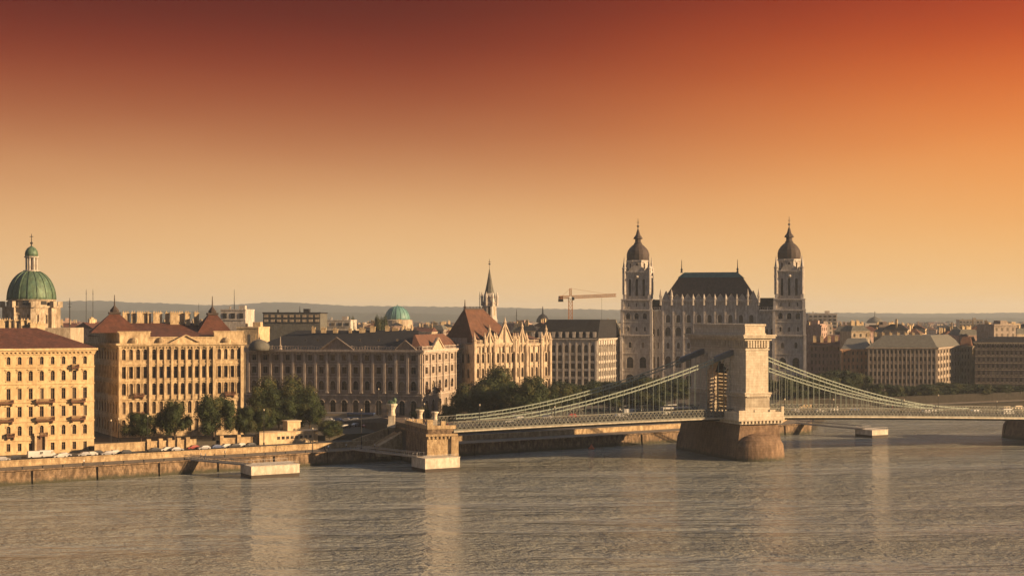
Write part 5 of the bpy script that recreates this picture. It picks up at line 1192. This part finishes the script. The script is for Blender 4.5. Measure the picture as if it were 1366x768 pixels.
# ------------------------------------------------------------------ lamps, poles, people
def lamp(x, y, z, h, label, grp, kind=0):
    o = thing('street_lamp', label, 'lamp', (x, y, z), 0, grp); g = MB(); g.lathe([(.32, 0), (.28, .8), (.14, 1.1), (.1, h)], 8); g.build('post', IRON, o)
    g = MB(); g.lathe([(.05, h), (.2, h+.15), (.28, h+.4), (.2, h+.65), (.05, h+.75)], 10); g.build('globe', LAMPG, o, True); return o
lamps = [(i, t_) for i, t_ in enumerate((tpx(640, -12), tpx(740, -12), tpx(1047, -12), tpx(1112, -12), tpx(1206, -12), tpx(1252, -12), tpx(1330, -12)))]
for i, t_ in lamps:
    x, y = BXY(t_, -BW+.6); lamp(x, y, dz(t_), 7 if i in (0, 5) else 5, 'bridge lamp with globe on the near railing, %s from the left' % ORD[i], 'lamps along the bridge')
for i, (px, D, z, yt) in enumerate(((148, 475, 6, 562), (158, 478, 8, 560), (197, 470, 6, 556), (352, 490, 6, 548), (417, 480, 4.4, 573), (482, 495, 4.4, 548), (505, 560, 8, 520), (566, 520, 12, 540), (1195, 765, 8, 520), (1157, 760, 8, 520), (1362, 790, 8, 524))):
    x, y = PT(px, D); lamp(x, y, z, HT(yt, D)-z, 'slim lamp post on the bank, %s from the left' % ORD[i], 'lamp posts along the embankment')
def person_mesh(seed):
    r_ = random.Random(seed); me = bpy.data.meshes.new('person'); s = .14*r_.choice((-1, 1, .6))
    J = [(0, 0, .95), (0, 0, 1.2), (0, 0, 1.45), (0, 0, 1.56), (0, .01, 1.68), (.1, 0, .92), (.12, s, .5), (.12, s*1.3, .06), (.12, s*1.3-.14, .03), (-.1, 0, .92), (-.12, -s, .5), (-.12, -s*1.3, .06), (-.12, -s*1.3-.14, .03),
         (.2, 0, 1.42), (.26, -s*.6, 1.14), (.24, -s-.05, .88), (-.2, 0, 1.42), (-.26, s*.6, 1.14), (-.24, s-.05, .88)]
    E = [(0, 1), (1, 2), (2, 3), (3, 4), (0, 5), (5, 6), (6, 7), (7, 8), (0, 9), (9, 10), (10, 11), (11, 12), (2, 13), (13, 14), (14, 15), (2, 16), (16, 17), (17, 18)]
    rad = [.15, .14, .15, .06, .11, .1, .07, .05, .045, .1, .07, .05, .045, .07, .05, .04, .07, .05, .04]
    me.from_pydata(J, E, []); o = bpy.data.objects.new('tmp', me); COL.objects.link(o); m = o.modifiers.new('s', 'SKIN')
    for i, v in enumerate(me.skin_vertices[0].data if me.skin_vertices else []): v.radius = (rad[i], rad[i])
    if not me.skin_vertices:
        bpy.context.view_layer.objects.active = o
        me.attributes
    o.modifiers.new('d', 'SUBSURF').levels = 1
    dg = bpy.context.evaluated_depsgraph_get(); nm = bpy.data.meshes.new_from_object(o.evaluated_get(dg)); bpy.data.objects.remove(o)
    a, b_ = r_.choice(CL), CL[0]; nm.materials.clear(); nm.materials.append(a); nm.materials.append(b_); nm.materials.append(SKIN)
    for p in nm.polygons: p.material_index = 2 if p.center.z > 1.54 or abs(p.center.x) > .2 and p.center.z < .95 else (1 if p.center.z < .93 else 0); p.use_smooth = True
    nm.name = 'person'; return nm
PM = [person_mesh(i) for i in range(6)]
prd = random.Random(9)
pl = [(px, 6+prd.uniform(-3, 4), 4.4, 'on the lower quay walk') for px in (112, 268, 274, 300, 433, 438, 462, 500, 512)]
for i, (px, off, z, wh) in enumerate(pl):
    q = bpx(px, off); tag(link('person', PM[prd.randrange(6)], None, (q[0], q[1], z), prd.uniform(0, 6)), 'person walking %s, %s from the left' % (wh, ORD[i]), 'person', 'people on the lower quay')
pp = sorted(list(range(-96, -8, 8))+list(range(12, 150, 11)))
for i, t_ in enumerate(pp):
    x, y = BXY(t_+prd.uniform(-2, 2), prd.choice((-1, 1))*(BW-1.2)); tag(link('person', PM[prd.randrange(6)], None, (x, y, dz(t_)+.18), prd.uniform(0, 6)), 'person on the bridge sidewalk, %s from the left' % ORD[i], 'person', 'people on the bridge')
for i in range(16):
    x, y = PT(540+i*2.2+prd.uniform(-2, 2)-20, 505+prd.uniform(-8, 12)); z = zA-1.0 if False else 8
    x, y = BXY(a0+1.5-prd.uniform(0, 7), prd.uniform(-11, 24)); tag(link('person', PM[prd.randrange(6)], None, (x, y, zA), prd.uniform(0, 6)), 'person standing in the crowd at the left bridge head', 'person', 'crowd at the bridge head')
for i in range(8):
    x, y = PT(556+i*6.4, 0.1+CH*F/(624-HZ)+prd.uniform(0, 4)); tag(link('person', PM[prd.randrange(6)], None, (x, y+1.5, HT(607, CH*F/(624-HZ))+.15), prd.uniform(0, 6)), 'person waiting on the white pontoon by the abutment, %s from the left' % ORD[i], 'person', 'people on the pontoon')
# orange buoy
x, y = PT(789, CH*F/(598.5-HZ)); g = MB(); g.lathe([(.3, -.4), (1.1, -.1), (1.2, .3), (.6, .9), (.25, 1.6), (.05, 1.9)], 12, (0, 0)); o = g.build('buoy', mat('buoy_orange', (.6, .12, .04), .5), None, True); o.location = (x, y, 0); tag(o, 'small orange buoy floating near the wall under the bridge', 'buoy')
# shed for wide haze
hz = MB(); hz.box((0, 4800, -4), (15000, 10400, 160)); hm = bpy.data.materials.new('haze_air'); hm.use_nodes = True; t = hm.node_tree; t.nodes.clear()
o_ = t.nodes.new('ShaderNodeOutputMaterial'); pvn = t.nodes.new('ShaderNodeVolumePrincipled'); pvn.inputs['Color'].default_value = (.80, .90, 1.0, 1); pvn.inputs['Density'].default_value = .00008; pvn.inputs['Anisotropy'].default_value = .2
t.links.new(pvn.outputs[0], o_.inputs['Volume']); tag(hz.build('haze', hm), kind='stuff')
